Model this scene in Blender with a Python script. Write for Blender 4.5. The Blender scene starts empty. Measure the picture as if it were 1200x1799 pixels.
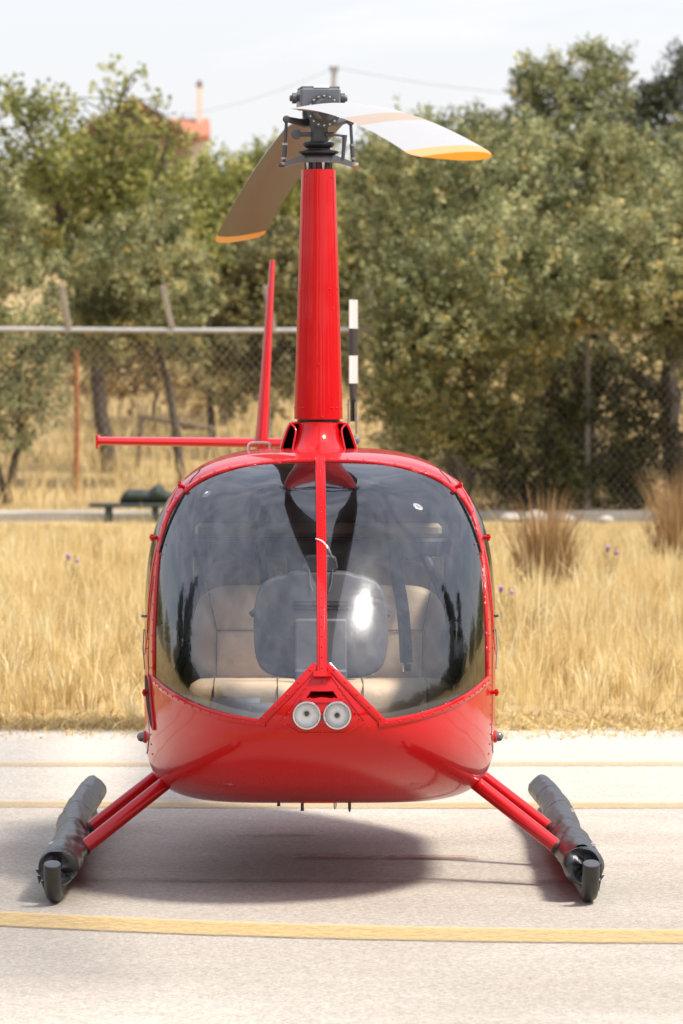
import bpy, math, random
import numpy as np
from mathutils import Vector, Matrix

rng = np.random.default_rng(7)
random.seed(7)
scene = bpy.context.scene
COL = scene.collection
R = math.radians

# ------------------------------------------------------------------ camera
cam_data = bpy.data.cameras.new("camera")
cam = bpy.data.objects.new("camera", cam_data)
COL.objects.link(cam)
cam_data.sensor_fit = 'VERTICAL'
cam_data.sensor_height = 36.0
cam_data.lens = 36.0 * 8300.0 / 1799.0
cam_data.clip_start = 0.5
cam_data.clip_end = 3000
cam.location = (0.0, -19.5, 2.0)
cam.rotation_euler = (R(90), 0, 0)
cam_data.shift_y = -(899.5 - 636.0) / 1799.0          # level camera, frame shifted down
cam_data.dof.use_dof = True
cam_data.dof.focus_distance = 18.0
cam_data.dof.aperture_fstop = 6.3
scene.camera = cam

# ------------------------------------------------------------------ sun + sky
SUN = Vector((0.50, -0.26, 1.0)).normalized()          # towards the sun
sun_el = math.asin(SUN.z)
sun_az = math.atan2(SUN.x, SUN.y)                      # clockwise from +Y
sd = bpy.data.lights.new("sun", 'SUN')
sd.energy = 4.2
sd.angle = R(13.0)       # sun veiled by thin high haze
sd.color = (1.0, 0.95, 0.87)
so = bpy.data.objects.new("sun", sd)
so.rotation_euler = (-SUN).to_track_quat('-Z', 'Y').to_euler()
so.location = (10, -3, 20)
COL.objects.link(so)

world = bpy.data.worlds.new("World")
scene.world = world
world.use_nodes = True
wt = world.node_tree
wt.nodes.clear()
wo = wt.nodes.new('ShaderNodeOutputWorld')
bg = wt.nodes.new('ShaderNodeBackground')
sky = wt.nodes.new('ShaderNodeTexSky')
sky.sky_type = 'NISHITA'
sky.sun_disc = False
sky.sun_elevation = sun_el
sky.sun_rotation = sun_az
sky.dust_density = 2.5
sky.air_density = 1.0
sky.ozone_density = 1.0
tcw = wt.nodes.new('ShaderNodeTexCoord')
mpw = wt.nodes.new('ShaderNodeMapping')
mpw.inputs['Scale'].default_value = (1.0, 1.6, 3.2)
nzw = wt.nodes.new('ShaderNodeTexNoise')
nzw.inputs['Scale'].default_value = 4.2
nzw.inputs['Detail'].default_value = 7
nzw.inputs['Roughness'].default_value = 0.62
nzw.inputs['Distortion'].default_value = 0.6
rpw = wt.nodes.new('ShaderNodeMapRange')
rpw.inputs['From Min'].default_value = 0.40
rpw.inputs['From Max'].default_value = 0.66
rpw.inputs['To Min'].default_value = 0.42
rpw.inputs['To Max'].default_value = 0.97
mxw = wt.nodes.new('ShaderNodeMix')
mxw.data_type = 'RGBA'
wt.links.new(tcw.outputs['Generated'], mpw.inputs['Vector'])
wt.links.new(mpw.outputs['Vector'], nzw.inputs['Vector'])
wt.links.new(nzw.outputs['Fac'], rpw.inputs['Value'])
# haze whitens the sky towards the horizon, all the way round
sepw = wt.nodes.new('ShaderNodeSeparateXYZ')
wt.links.new(tcw.outputs['Generated'], sepw.inputs[0])
hzw = wt.nodes.new('ShaderNodeMapRange')
hzw.inputs['From Min'].default_value = 0.0
hzw.inputs['From Max'].default_value = 0.34
hzw.inputs['To Min'].default_value = 1.0
hzw.inputs['To Max'].default_value = 0.0
wt.links.new(sepw.outputs['Z'], hzw.inputs['Value'])
maw = wt.nodes.new('ShaderNodeMath')
maw.operation = 'MAXIMUM'
wt.links.new(hzw.outputs['Result'], maw.inputs[0])
wt.links.new(rpw.outputs['Result'], maw.inputs[1])
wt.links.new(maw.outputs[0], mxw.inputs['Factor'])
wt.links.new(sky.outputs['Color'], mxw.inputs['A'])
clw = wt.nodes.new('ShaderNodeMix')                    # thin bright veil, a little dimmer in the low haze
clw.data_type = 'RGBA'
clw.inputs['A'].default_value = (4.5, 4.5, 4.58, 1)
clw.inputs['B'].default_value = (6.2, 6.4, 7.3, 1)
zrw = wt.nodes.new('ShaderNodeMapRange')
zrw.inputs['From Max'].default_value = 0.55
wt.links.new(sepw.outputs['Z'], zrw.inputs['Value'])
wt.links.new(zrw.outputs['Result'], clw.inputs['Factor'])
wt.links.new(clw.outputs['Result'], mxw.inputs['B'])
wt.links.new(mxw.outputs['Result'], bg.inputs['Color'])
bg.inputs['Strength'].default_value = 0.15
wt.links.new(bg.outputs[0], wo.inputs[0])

scene.view_settings.view_transform = 'Standard'
scene.view_settings.look = 'None'
scene.view_settings.gamma = 1.0
scene.view_settings.use_curve_mapping = False
scene.view_settings.exposure = 0.50
scene.render.engine = 'CYCLES'
scene.cycles.use_denoising = True
scene.cycles.max_bounces = 8
scene.cycles.transparent_max_bounces = 12
scene.cycles.sample_clamp_indirect = 6.0
scene.cycles.caustics_reflective = False
scene.cycles.caustics_refractive = False

# ------------------------------------------------------------------ helpers
def link(o, parent=None):
    COL.objects.link(o)
    if parent is not None:
        o.parent = parent
    return o

def tag(o, label=None, cat=None, group=None, kind=None):
    if label: o['label'] = label
    if cat: o['category'] = cat
    if group: o['group'] = group
    if kind: o['kind'] = kind
    return o

def empty(name, loc=(0, 0, 0), rz=0.0):
    o = bpy.data.objects.new(name, None)
    o.empty_display_size = 0.2
    o.location = loc
    o.rotation_euler = (0, 0, rz)
    return link(o)

class MB:
    """collects shapes, builds ONE mesh object"""
    def __init__(s):
        s.v = []; s.f = []; s.m = []; s.n = 0
    def add(s, verts, faces, mi=0):
        s.v.append(np.asarray(verts, dtype=float).reshape(-1, 3))
        for f in faces:
            s.f.append(tuple(int(i) + s.n for i in f)); s.m.append(mi)
        s.n += len(s.v[-1])
        return s
    def build(s, name, mats, parent=None, smooth=True, angle=35):
        me = bpy.data.meshes.new(name)
        v = np.concatenate(s.v) if s.v else np.zeros((0, 3))
        me.from_pydata(v.tolist(), [], s.f)
        if not isinstance(mats, (list, tuple)): mats = [mats]
        for m in mats: me.materials.append(m)
        me.polygons.foreach_set('material_index', s.m)
        me.update()
        if smooth:
            me.polygons.foreach_set('use_smooth', [True] * len(me.polygons))
            try: me.set_sharp_from_angle(angle=R(angle))
            except Exception: pass
        return link(bpy.data.objects.new(name, me), parent)

def box(mb, c, s, mi=0, rot=None, bev=0.0):
    """box, optional chamfered edges"""
    hx, hy, hz = s[0] / 2, s[1] / 2, s[2] / 2
    if bev <= 0:
        v = np.array([(x, y, z) for x in (-hx, hx) for y in (-hy, hy) for z in (-hz, hz)])
        f = [(0, 1, 3, 2), (4, 6, 7, 5), (0, 4, 5, 1), (2, 3, 7, 6), (0, 2, 6, 4), (1, 5, 7, 3)]
    else:
        b = min(bev, hx * .9, hy * .9, hz * .9)
        secs = [(-hz, b), (-hz + b, 0), (hz - b, 0), (hz, b)]
        v = []; f = []
        for z, o in secs:
            x, y = hx - o, hy - o
            v += [(-x, -y + b, z), (-x + b, -y, z), (x - b, -y, z), (x, -y + b, z), (x, y - b, z), (x - b, y, z), (-x + b, y, z), (-x, y - b, z)]
        for k in range(3):
            for i in range(8):
                j = (i + 1) % 8
                f.append((k * 8 + i, k * 8 + j, k * 8 + 8 + j, k * 8 + 8 + i))
        f.append(tuple(range(7, -1, -1))); f.append(tuple(range(24, 32)))
        v = np.array(v)
    if rot is not None: v = v @ np.array(rot).T
    mb.add(v + np.array(c), f, mi)

def frames(P):
    P = np.asarray(P, float)
    T = np.gradient(P, axis=0)
    T /= np.linalg.norm(T, axis=1)[:, None] + 1e-12
    up = np.array([0, 0, 1.0]) if abs(T[0][2]) < .9 else np.array([1.0, 0, 0])
    N = []; n = np.cross(T[0], up); n /= np.linalg.norm(n)
    for t in T:
        n = n - t * np.dot(n, t); n /= np.linalg.norm(n) + 1e-12
        N.append(n)
    N = np.array(N); B = np.cross(T, N)
    return P, T, N, B

def tube(mb, P, r, seg=12, mi=0, caps=True):
    P, T, N, B = frames(P)
    r = np.broadcast_to(np.asarray(r, float), (len(P),))
    a = np.linspace(0, 2 * math.pi, seg, endpoint=False)
    V = P[:, None] + r[:, None, None] * (np.cos(a)[None, :, None] * N[:, None] + np.sin(a)[None, :, None] * B[:, None])
    F = []
    for k in range(len(P) - 1):
        for i in range(seg):
            j = (i + 1) % seg
            F.append((k * seg + i, k * seg + j, (k + 1) * seg + j, (k + 1) * seg + i))
    if caps:
        F.append(tuple(range(seg - 1, -1, -1)))
        F.append(tuple((len(P) - 1) * seg + i for i in range(seg)))
    mb.add(V.reshape(-1, 3), F, mi)

def loft(mb, secs, mi=0, caps=True, closed=True):
    secs = [np.asarray(s, float) for s in secs]
    n = len(secs[0]); F = []
    for k in range(len(secs) - 1):
        for i in range(n if closed else n - 1):
            j = (i + 1) % n
            F.append((k * n + i, k * n + j, (k + 1) * n + j, (k + 1) * n + i))
    if caps and closed:
        F.append(tuple(range(n - 1, -1, -1)))
        F.append(tuple((len(secs) - 1) * n + i for i in range(n)))
    mb.add(np.concatenate(secs), F, mi)

def lathe(mb, c, axis, prof, seg=24, mi=0, caps=True):
    """prof: list of (distance along axis, radius)"""
    axis = Vector(axis).normalized()
    q = axis.to_track_quat('Z', 'Y').to_matrix()
    a = np.linspace(0, 2 * math.pi, seg, endpoint=False)
    secs = []
    for h, r in prof:
        p = np.stack([np.cos(a) * r, np.sin(a) * r, np.full(seg, h)], 1)
        secs.append(p @ np.array(q).T + np.array(c))
    loft(mb, secs, mi, caps=caps)

def superell(w, h, n=4.0, seg=48):
    t = np.linspace(0, 2 * math.pi, 1600, endpoint=False)
    c, s = np.cos(t), np.sin(t)
    p = np.stack([w * np.sign(c) * np.abs(c) ** (2 / n), h * np.sign(s) * np.abs(s) ** (2 / n)], 1)
    return resample(p, seg)

def resample(p, n, closed=True):
    p = np.asarray(p, float)
    q = np.vstack([p, p[:1]]) if closed else p
    d = np.r_[0, np.cumsum(np.linalg.norm(np.diff(q, axis=0), axis=1))]
    s = np.linspace(0, d[-1], n + 1)[:-1] if closed else np.linspace(0, d[-1], n)
    return np.stack([np.interp(s, d, q[:, k]) for k in range(q.shape[1])], 1)

def smooth_curve(p, n, closed=False, it=3):
    """Chaikin corner cutting, then even resampling"""
    p = np.asarray(p, float)
    for _ in range(it):
        q = []
        m = len(p)
        rngk = range(m) if closed else range(m - 1)
        if not closed: q.append(p[0])
        for i in rngk:
            a, b = p[i], p[(i + 1) % m]
            q += [a * .75 + b * .25, a * .25 + b * .75]
        if not closed: q.append(p[-1])
        p = np.array(q)
    return resample(p, n, closed)

def in_poly(x, y, poly):
    x = np.asarray(x); y = np.asarray(y)
    res = np.zeros(x.shape, bool)
    n = len(poly)
    for i in range(n):
        x0, y0 = poly[i]; x1, y1 = poly[(i + 1) % n]
        c = ((y0 > y) != (y1 > y)) & (x < (x1 - x0) * (y - y0) / (y1 - y0 + 1e-15) + x0)
        res ^= c
    return res

def vnoise(p, seed=0):
    """cheap smooth noise from summed sines"""
    r = np.random.default_rng(seed)
    out = 0
    for k in range(6):
        d = r.normal(size=3) * (1.0 + .7 * k)
        out = out + np.sin(p @ d + r.uniform(0, 6.28)) / (1 + .6 * k)
    return out / 3.0

# ------------------------------------------------------------------ materials
def nodes(m):
    m.use_nodes = True
    return m.node_tree.nodes, m.node_tree.links

def mat(name, col, rough=.5, metal=0.0, coat=0.0, var=0.0, vscale=8.0, bump=0.0, bscale=60.0, rvar=0.0, spec=.5, coat_rough=.03, sheen=0.0):
    m = bpy.data.materials.new(name)
    N, L = nodes(m)
    b = N['Principled BSDF']
    b.inputs['Base Color'].default_value = (*col, 1)
    b.inputs['Roughness'].default_value = rough
    b.inputs['Metallic'].default_value = metal
    b.inputs['Specular IOR Level'].default_value = spec
    b.inputs['Coat Weight'].default_value = coat
    b.inputs['Coat Roughness'].default_value = coat_rough
    tc = N.new('ShaderNodeTexCoord')
    if var or rvar:
        nz = N.new('ShaderNodeTexNoise'); nz.inputs['Scale'].default_value = vscale; nz.inputs['Detail'].default_value = 6
        L.new(tc.outputs['Object'], nz.inputs['Vector'])
        if var:
            hs = N.new('ShaderNodeMix'); hs.data_type = 'RGBA'
            hs.inputs['A'].default_value = tuple(max(0, c * (1 - var)) for c in col) + (1,)
            hs.inputs['B'].default_value = tuple(min(1, c * (1 + var)) for c in col) + (1,)
            L.new(nz.outputs['Fac'], hs.inputs['Factor']); L.new(hs.outputs['Result'], b.inputs['Base Color'])
        if rvar:
            mr = N.new('ShaderNodeMapRange'); mr.inputs['To Min'].default_value = max(0.02, rough - rvar); mr.inputs['To Max'].default_value = rough + rvar
            L.new(nz.outputs['Fac'], mr.inputs['Value']); L.new(mr.outputs['Result'], b.inputs['Roughness'])
    if bump:
        n2 = N.new('ShaderNodeTexNoise'); n2.inputs['Scale'].default_value = bscale; n2.inputs['Detail'].default_value = 4
        L.new(tc.outputs['Object'], n2.inputs['Vector'])
        bp = N.new('ShaderNodeBump'); bp.inputs['Strength'].default_value = bump; bp.inputs['Distance'].default_value = .01
        L.new(n2.outputs['Fac'], bp.inputs['Height']); L.new(bp.outputs['Normal'], b.inputs['Normal'])
    return m

def mat_red():
    m = bpy.data.materials.new('red_paint')
    N, L = nodes(m); b = N['Principled BSDF']
    tc = N.new('ShaderNodeTexCoord')
    n1 = N.new('ShaderNodeTexNoise'); n1.inputs['Scale'].default_value = 160; n1.inputs['Detail'].default_value = 3
    n2 = N.new('ShaderNodeTexNoise'); n2.inputs['Scale'].default_value = 3.5; n2.inputs['Detail'].default_value = 5
    L.new(tc.outputs['Object'], n1.inputs['Vector']); L.new(tc.outputs['Object'], n2.inputs['Vector'])
    sx = N.new('ShaderNodeSeparateXYZ'); L.new(tc.outputs['Object'], sx.inputs[0])
    low = N.new('ShaderNodeMapRange'); low.inputs['From Min'].default_value = .55; low.inputs['From Max'].default_value = .36
    L.new(sx.outputs['Z'], low.inputs['Value'])
    th = N.new('ShaderNodeMapRange'); th.inputs['From Min'].default_value = .52; th.inputs['From Max'].default_value = .68
    L.new(n1.outputs['Fac'], th.inputs['Value'])
    a = N.new('ShaderNodeMath'); a.operation = 'MULTIPLY'; L.new(th.outputs[0], a.inputs[0]); L.new(low.outputs[0], a.inputs[1])
    b2 = N.new('ShaderNodeMath'); b2.operation = 'MULTIPLY'; L.new(a.outputs[0], b2.inputs[0]); b2.inputs[1].default_value = .30
    mx = N.new('ShaderNodeMix'); mx.data_type = 'RGBA'
    mx.inputs['A'].default_value = (.48, .001, .003, 1); mx.inputs['B'].default_value = (.50, .36, .28, 1)
    L.new(b2.outputs[0], mx.inputs['Factor']); L.new(mx.outputs['Result'], b.inputs['Base Color'])
    b.inputs['Roughness'].default_value = .5
    b.inputs['Specular IOR Level'].default_value = .12
    b.inputs['Coat Weight'].default_value = .65
    cr = N.new('ShaderNodeMapRange'); cr.inputs['To Min'].default_value = .02; cr.inputs['To Max'].default_value = .07
    L.new(n2.outputs['Fac'], cr.inputs['Value']); L.new(cr.outputs[0], b.inputs['Coat Roughness'])
    # slight oil-canning of thin sheet metal
    n3 = N.new('ShaderNodeTexNoise'); n3.inputs['Scale'].default_value = 5; n3.inputs['Detail'].default_value = 1
    L.new(tc.outputs['Object'], n3.inputs['Vector'])
    bp = N.new('ShaderNodeBump'); bp.inputs['Strength'].default_value = .12; bp.inputs['Distance'].default_value = .02
    L.new(n3.outputs['Fac'], bp.inputs['Height'])
    L.new(bp.outputs['Normal'], b.inputs['Normal']); L.new(bp.outputs['Normal'], b.inputs['Coat Normal'])
    return m

def mat_glass(name, tint, ior, haze):
    """single sheet of tinted acrylic: see-through mixed with mirror by Fresnel, plus a little dusty haze"""
    m = bpy.data.materials.new(name)
    N, L = nodes(m); N.clear()
    out = N.new('ShaderNodeOutputMaterial')
    tr = N.new('ShaderNodeBsdfTransparent'); tr.inputs[0].default_value = (*tint, 1)
    gl = N.new('ShaderNodeBsdfGlossy'); gl.inputs['Roughness'].default_value = .012
    gl2 = N.new('ShaderNodeBsdfGlossy'); gl2.inputs['Roughness'].default_value = .20
    fr = N.new('ShaderNodeFresnel'); fr.inputs['IOR'].default_value = ior
    tc = N.new('ShaderNodeTexCoord')
    nz = N.new('ShaderNodeTexNoise'); nz.inputs['Scale'].default_value = 6; nz.inputs['Detail'].default_value = 10; nz.inputs['Roughness'].default_value = .68; nz.inputs['Distortion'].default_value = 1.4
    L.new(tc.outputs['Object'], nz.inputs['Vector'])
    mr = N.new('ShaderNodeMapRange'); mr.inputs['From Min'].default_value = .35; mr.inputs['From Max'].default_value = .75
    mr.inputs['To Min'].default_value = haze * .1; mr.inputs['To Max'].default_value = haze
    L.new(nz.outputs['Fac'], mr.inputs['Value'])
    m1 = N.new('ShaderNodeMixShader'); L.new(fr.outputs[0], m1.inputs[0]); L.new(tr.outputs[0], m1.inputs[1]); L.new(gl.outputs[0], m1.inputs[2])
    m2 = N.new('ShaderNodeMixShader'); L.new(mr.outputs[0], m2.inputs[0]); L.new(m1.outputs[0], m2.inputs[1]); L.new(gl2.outputs[0], m2.inputs[2])
    L.new(m2.outputs[0], out.inputs[0])
    return m

def mat_leaf(name, ramp, trans=.35, rough=.5):
    m = bpy.data.materials.new(name)
    N, L = nodes(m); N.clear()
    out = N.new('ShaderNodeOutputMaterial')
    at = N.new('ShaderNodeAttribute'); at.attribute_name = 'tone'
    cr = N.new('ShaderNodeValToRGB')
    while len(cr.color_ramp.elements) > 1: cr.color_ramp.elements.remove(cr.color_ramp.elements[-1])
    for i, (p, c) in enumerate(ramp):
        e = cr.color_ramp.elements[0] if i == 0 else cr.color_ramp.elements.new(p)
        e.position = p; e.color = (*c, 1)
    L.new(at.outputs['Fac'], cr.inputs['Fac'])
    d = N.new('ShaderNodeBsdfPrincipled'); d.inputs['Roughness'].default_value = rough
    d.inputs['Specular IOR Level'].default_value = .35
    L.new(cr.outputs['Color'], d.inputs['Base Color'])
    t = N.new('ShaderNodeBsdfTranslucent'); L.new(cr.outputs['Color'], t.inputs['Color'])
    mx = N.new('ShaderNodeMixShader'); mx.inputs[0].default_value = trans
    L.new(d.outputs[0], mx.inputs[1]); L.new(t.outputs[0], mx.inputs[2]); L.new(mx.outputs[0], out.inputs[0])
    return m

M = {}
M['red'] = mat_red()
M['liner'] = mat('cabin_lining_grey', (.18, .18, .19), .7, var=.2)
M['glass'] = mat_glass('tinted_acrylic', (.99, .985, .98), 1.78, .085)
M['window'] = mat_glass('side_window_acrylic', (.55, .57, .55), 1.7, .02)
M['black'] = mat('black_rubber', (.014, .013, .014), .45, var=.3)
M['void'] = mat('dark_duct', (.004, .004, .004), .9)
M['dgrey'] = mat('dark_grey_metal', (.075, .078, .085), .42, .25, var=.25, vscale=30)
M['mgrey'] = mat('hub_grey_paint', (.13, .135, .15), .38, .1, var=.15, vscale=20)
M['steel'] = mat('bare_steel', (.55, .53, .48), .28, 1.0)
M['chrome'] = mat('chrome_reflector', (.92, .92, .92), .10, 1.0)
M['lampglint'] = mat('lamp_reflector_glint_white', (.95, .95, .94), .3, 0.0, bump=.4, bscale=60)  # matte white colour stands in for sun glints on a mirrored reflector
M['redclean'] = mat('red_tube_paint', (.47, .001, .004), .5, coat=.8, spec=.12, coat_rough=.06)
M['lens'] = mat_glass('headlight_lens', (.99, .99, .99), 1.3, .0)
M['vinyl'] = mat('float_cover_vinyl', (.017, .016, .019), .36, var=.25, vscale=14, bump=.45, bscale=22, rvar=.1)
M['vinyl_black'] = mat('black_cover_flap', (.018, .019, .021), .38, bump=.5, bscale=25)
M['skid'] = mat('skid_tube_grey', (.04, .037, .034), .45, .3, var=.3, vscale=25)
M['leather'] = mat('tan_leather', (.74, .55, .36), .5, var=.1, vscale=6, bump=.25, bscale=30)
M['stitch'] = mat('seam_brown', (.20, .12, .07), .7)
M['panel'] = mat('console_grey', (.070, .070, .078), .55, var=.12, vscale=6)
M['panel2'] = mat('console_grey_pedestal', (.095, .095, .105), .55, var=.1)
M['strap'] = mat('belt_webbing', (.022, .024, .034), .8, bump=.3, bscale=200)
M['cabtan'] = mat('cabin_tan_trim', (.52, .38, .24), .7, var=.1)
M['bladetop'] = mat('blade_white', (.36, .345, .325), .35, var=.04)
M['bladetan'] = mat('blade_tan_band', (.36, .25, .155), .38, var=.06)
M['bladebot'] = mat('blade_underside_dark', (.034, .031, .029), .42, .1, var=.25, vscale=9)
M['bladetip'] = mat('blade_orange_tip', (.72, .27, .008), .3, var=.08)
M['trwhite'] = mat('tail_blade_white', (.58, .54, .51), .4, var=.05)
M['trblack'] = mat('tail_blade_black', (.02, .012, .014), .4)
M['cream'] = mat('cream_plastic', (.80, .74, .62), .5)
M['paper'] = mat('paper', (.78, .78, .78), .8, var=.08, vscale=15)
M['bag'] = mat('clear_plastic_bag', (.75, .76, .78), .25, var=.3, vscale=12, bump=.8, bscale=25)
M['string'] = mat('white_string', (.85, .83, .80), .7)
M['wood'] = mat('old_wood', (.17, .13, .09), .85, var=.35, vscale=12, bump=.4)
M['galv'] = mat('galvanised_pipe', (.40, .385, .36), .5, .25, var=.25, vscale=6)
M['rust'] = mat('rusty_iron', (.36, .13, .045), .8, var=.3, vscale=15)
M['postgrey'] = mat('weathered_post', (.36, .34, .31), .8, var=.25, vscale=10)
M['oldpost'] = mat('dull_iron_post', (.17, .16, .15), .7, var=.3, vscale=6)
M['armwood'] = mat('weathered_timber', (.27, .225, .17), .85, var=.45, vscale=9)
M['wire'] = mat('fence_wire', (.62, .55, .45), .6)
M['benchgreen'] = mat('dark_green_paint', (.028, .045, .040), .6, var=.3)
M['kerb'] = mat('pale_concrete', (.34, .31, .26), .9, var=.25, vscale=3, bump=.4, bscale=40)
M['stone'] = mat('pale_stone', (.52, .48, .42), .9, var=.2, vscale=5, bump=.5, bscale=20)
M['bark'] = mat('bark', (.085, .065, .05), .9, var=.4, vscale=6, bump=.8, bscale=15)
M['rooftile'] = mat('terracotta', (.38, .15, .085), .85, var=.2, vscale=3)
M['plaster'] = mat('cream_plaster', (.70, .62, .52), .9, var=.06)
M['gable'] = mat('brown_gable_boards', (.30, .20, .13), .9, var=.3, vscale=2)
M['ochre'] = mat('ochre_plaster', (.58, .40, .13), .9, var=.08, vscale=1)
M['winglass'] = mat('window_glass_dark', (.03, .035, .04), .1)
M['eave'] = mat('brown_eave_wood', (.16, .08, .045), .8, var=.2)
M['purple'] = mat('purple_petals', (.30, .16, .55), .7)
M['olive'] = mat_leaf('olive_leaves', [(0, (0.061, 0.067, 0.024)), (0.35, (0.183, 0.190, 0.073)), (0.72, (0.366, 0.368, 0.160)), (0.93, (0.590, 0.575, 0.308)), (0.97, (0.649, 0.356, 0.033)), (1, (0.826, 0.437, 0.033))], .22)
M['almond'] = mat_leaf('almond_leaves', [(0, (0.119, 0.127, 0.037)), (0.5, (0.309, 0.319, 0.087)), (0.9, (0.546, 0.511, 0.175)), (1, (0.688, 0.485, 0.146))], .5)
M['dark_leaf'] = mat_leaf('dark_olive_leaves', [(0, (0.020, 0.022, 0.008)), (0.6, (0.070, 0.076, 0.029)), (1, (0.168, 0.171, 0.077))], .2)
M['brush'] = mat_leaf('brown_brush', [(0, (0.090, 0.081, 0.035)), (0.6, (0.256, 0.227, 0.095)), (1, (0.487, 0.426, 0.177))])
M['scrub'] = mat_leaf('golden_scrub', [(0, (.16, .11, .05)), (.6, (.42, .31, .14)), (1, (.62, .48, .24))], .35)
M['cypress'] = mat_leaf('cypress_foliage', [(0, (.012, .02, .008)), (1, (.05, .06, .022))], .15)
M['straw'] = mat_leaf('dry_grass_blades', [(0, (0.367, 0.244, 0.101)), (0.35, (0.631, 0.469, 0.204)), (0.75, (0.815, 0.655, 0.336)), (1, (0.873, 0.790, 0.509))], .42, .6)
M['reed'] = mat_leaf('dry_reed_stems', [(0, (.26, .15, .065)), (.6, (.46, .29, .13)), (1, (.70, .50, .26))], .3, .6)

def mat_ground():
    m = bpy.data.materials.new('dry_soil')
    N, L = nodes(m); b = N['Principled BSDF']; b.inputs['Roughness'].default_value = .95
    tc = N.new('ShaderNodeTexCoord')
    n1 = N.new('ShaderNodeTexNoise'); n1.inputs['Scale'].default_value = .55; n1.inputs['Detail'].default_value = 9; n1.inputs['Roughness'].default_value = .7
    L.new(tc.outputs['Object'], n1.inputs['Vector'])
    cr = N.new('ShaderNodeValToRGB'); e = cr.color_ramp.elements
    e[0].position = .30; e[0].color = (.20, .13, .06, 1); e[1].position = .72; e[1].color = (.56, .40, .17, 1)
    L.new(n1.outputs['Fac'], cr.inputs[0]); L.new(cr.outputs[0], b.inputs['Base Color'])
    n2 = N.new('ShaderNodeTexNoise'); n2.inputs['Scale'].default_value = 9; n2.inputs['Detail'].default_value = 6
    L.new(tc.outputs['Object'], n2.inputs['Vector'])
    bp = N.new('ShaderNodeBump'); bp.inputs['Strength'].default_value = .8; bp.inputs['Distance'].default_value = .1
    L.new(n2.outputs['Fac'], bp.inputs['Height']); L.new(bp.outputs[0], b.inputs['Normal'])
    return m

def mat_apron():
    m = bpy.data.materials.new('pale_apron_concrete')
    N, L = nodes(m); b = N['Principled BSDF']; b.inputs['Roughness'].default_value = .85
    b.inputs['Specular IOR Level'].default_value = .3
    tc = N.new('ShaderNodeTexCoord')
    g = N.new('ShaderNodeTexNoise'); g.inputs['Scale'].default_value = 70; g.inputs['Detail'].default_value = 5; g.inputs['Roughness'].default_value = .8
    L.new(tc.outputs['Object'], g.inputs['Vector'])
    mp = N.new('ShaderNodeMapping'); mp.inputs['Scale'].default_value = (.55, 1.0, 1)
    L.new(tc.outputs['Object'], mp.inputs['Vector'])
    s = N.new('ShaderNodeTexNoise'); s.inputs['Scale'].default_value = 1.1; s.inputs['Detail'].default_value = 7; s.inputs['Roughness'].default_value = .6
    L.new(mp.outputs[0], s.inputs['Vector'])
    c1 = N.new('ShaderNodeValToRGB'); e = c1.color_ramp.elements
    e[0].position = .30; e[0].color = (.21, .18, .145, 1); e[1].position = .64; e[1].color = (.54, .495, .43, 1)
    L.new(g.outputs['Fac'], c1.inputs[0])
    c2 = N.new('ShaderNodeValToRGB'); e = c2.color_ramp.elements
    e[0].position = .30; e[0].color = (.93, .92, .91, 1); e[1].position = .66; e[1].color = (1, 1, 1, 1)
    L.new(s.outputs['Fac'], c2.inputs[0])
    mx = N.new('ShaderNodeMix'); mx.data_type = 'RGBA'; mx.blend_type = 'MULTIPLY'; mx.inputs['Factor'].default_value = 1
    L.new(c1.outputs[0], mx.inputs['A']); L.new(c2.outputs[0], mx.inputs['B'])
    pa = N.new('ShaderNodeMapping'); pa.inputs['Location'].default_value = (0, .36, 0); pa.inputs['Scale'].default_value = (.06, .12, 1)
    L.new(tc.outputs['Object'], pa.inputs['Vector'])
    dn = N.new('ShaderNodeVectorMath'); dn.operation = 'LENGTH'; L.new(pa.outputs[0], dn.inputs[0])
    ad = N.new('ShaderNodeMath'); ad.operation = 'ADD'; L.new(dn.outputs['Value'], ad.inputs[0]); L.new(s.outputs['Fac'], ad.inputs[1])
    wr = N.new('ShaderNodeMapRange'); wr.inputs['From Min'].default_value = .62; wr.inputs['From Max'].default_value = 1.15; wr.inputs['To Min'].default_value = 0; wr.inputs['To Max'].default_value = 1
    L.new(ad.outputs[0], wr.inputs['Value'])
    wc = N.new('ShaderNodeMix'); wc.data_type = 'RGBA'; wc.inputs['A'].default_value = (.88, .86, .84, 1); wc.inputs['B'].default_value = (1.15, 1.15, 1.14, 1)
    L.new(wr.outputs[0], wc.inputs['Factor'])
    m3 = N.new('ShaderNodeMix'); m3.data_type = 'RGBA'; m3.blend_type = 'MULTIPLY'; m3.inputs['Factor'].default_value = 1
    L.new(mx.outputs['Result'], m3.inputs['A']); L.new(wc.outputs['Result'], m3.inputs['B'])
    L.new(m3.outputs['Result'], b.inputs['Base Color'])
    bp = N.new('ShaderNodeBump'); bp.inputs['Strength'].default_value = .5; bp.inputs['Distance'].default_value = .006
    L.new(g.outputs['Fac'], bp.inputs['Height']); L.new(bp.outputs[0], b.inputs['Normal'])
    return m

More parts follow.
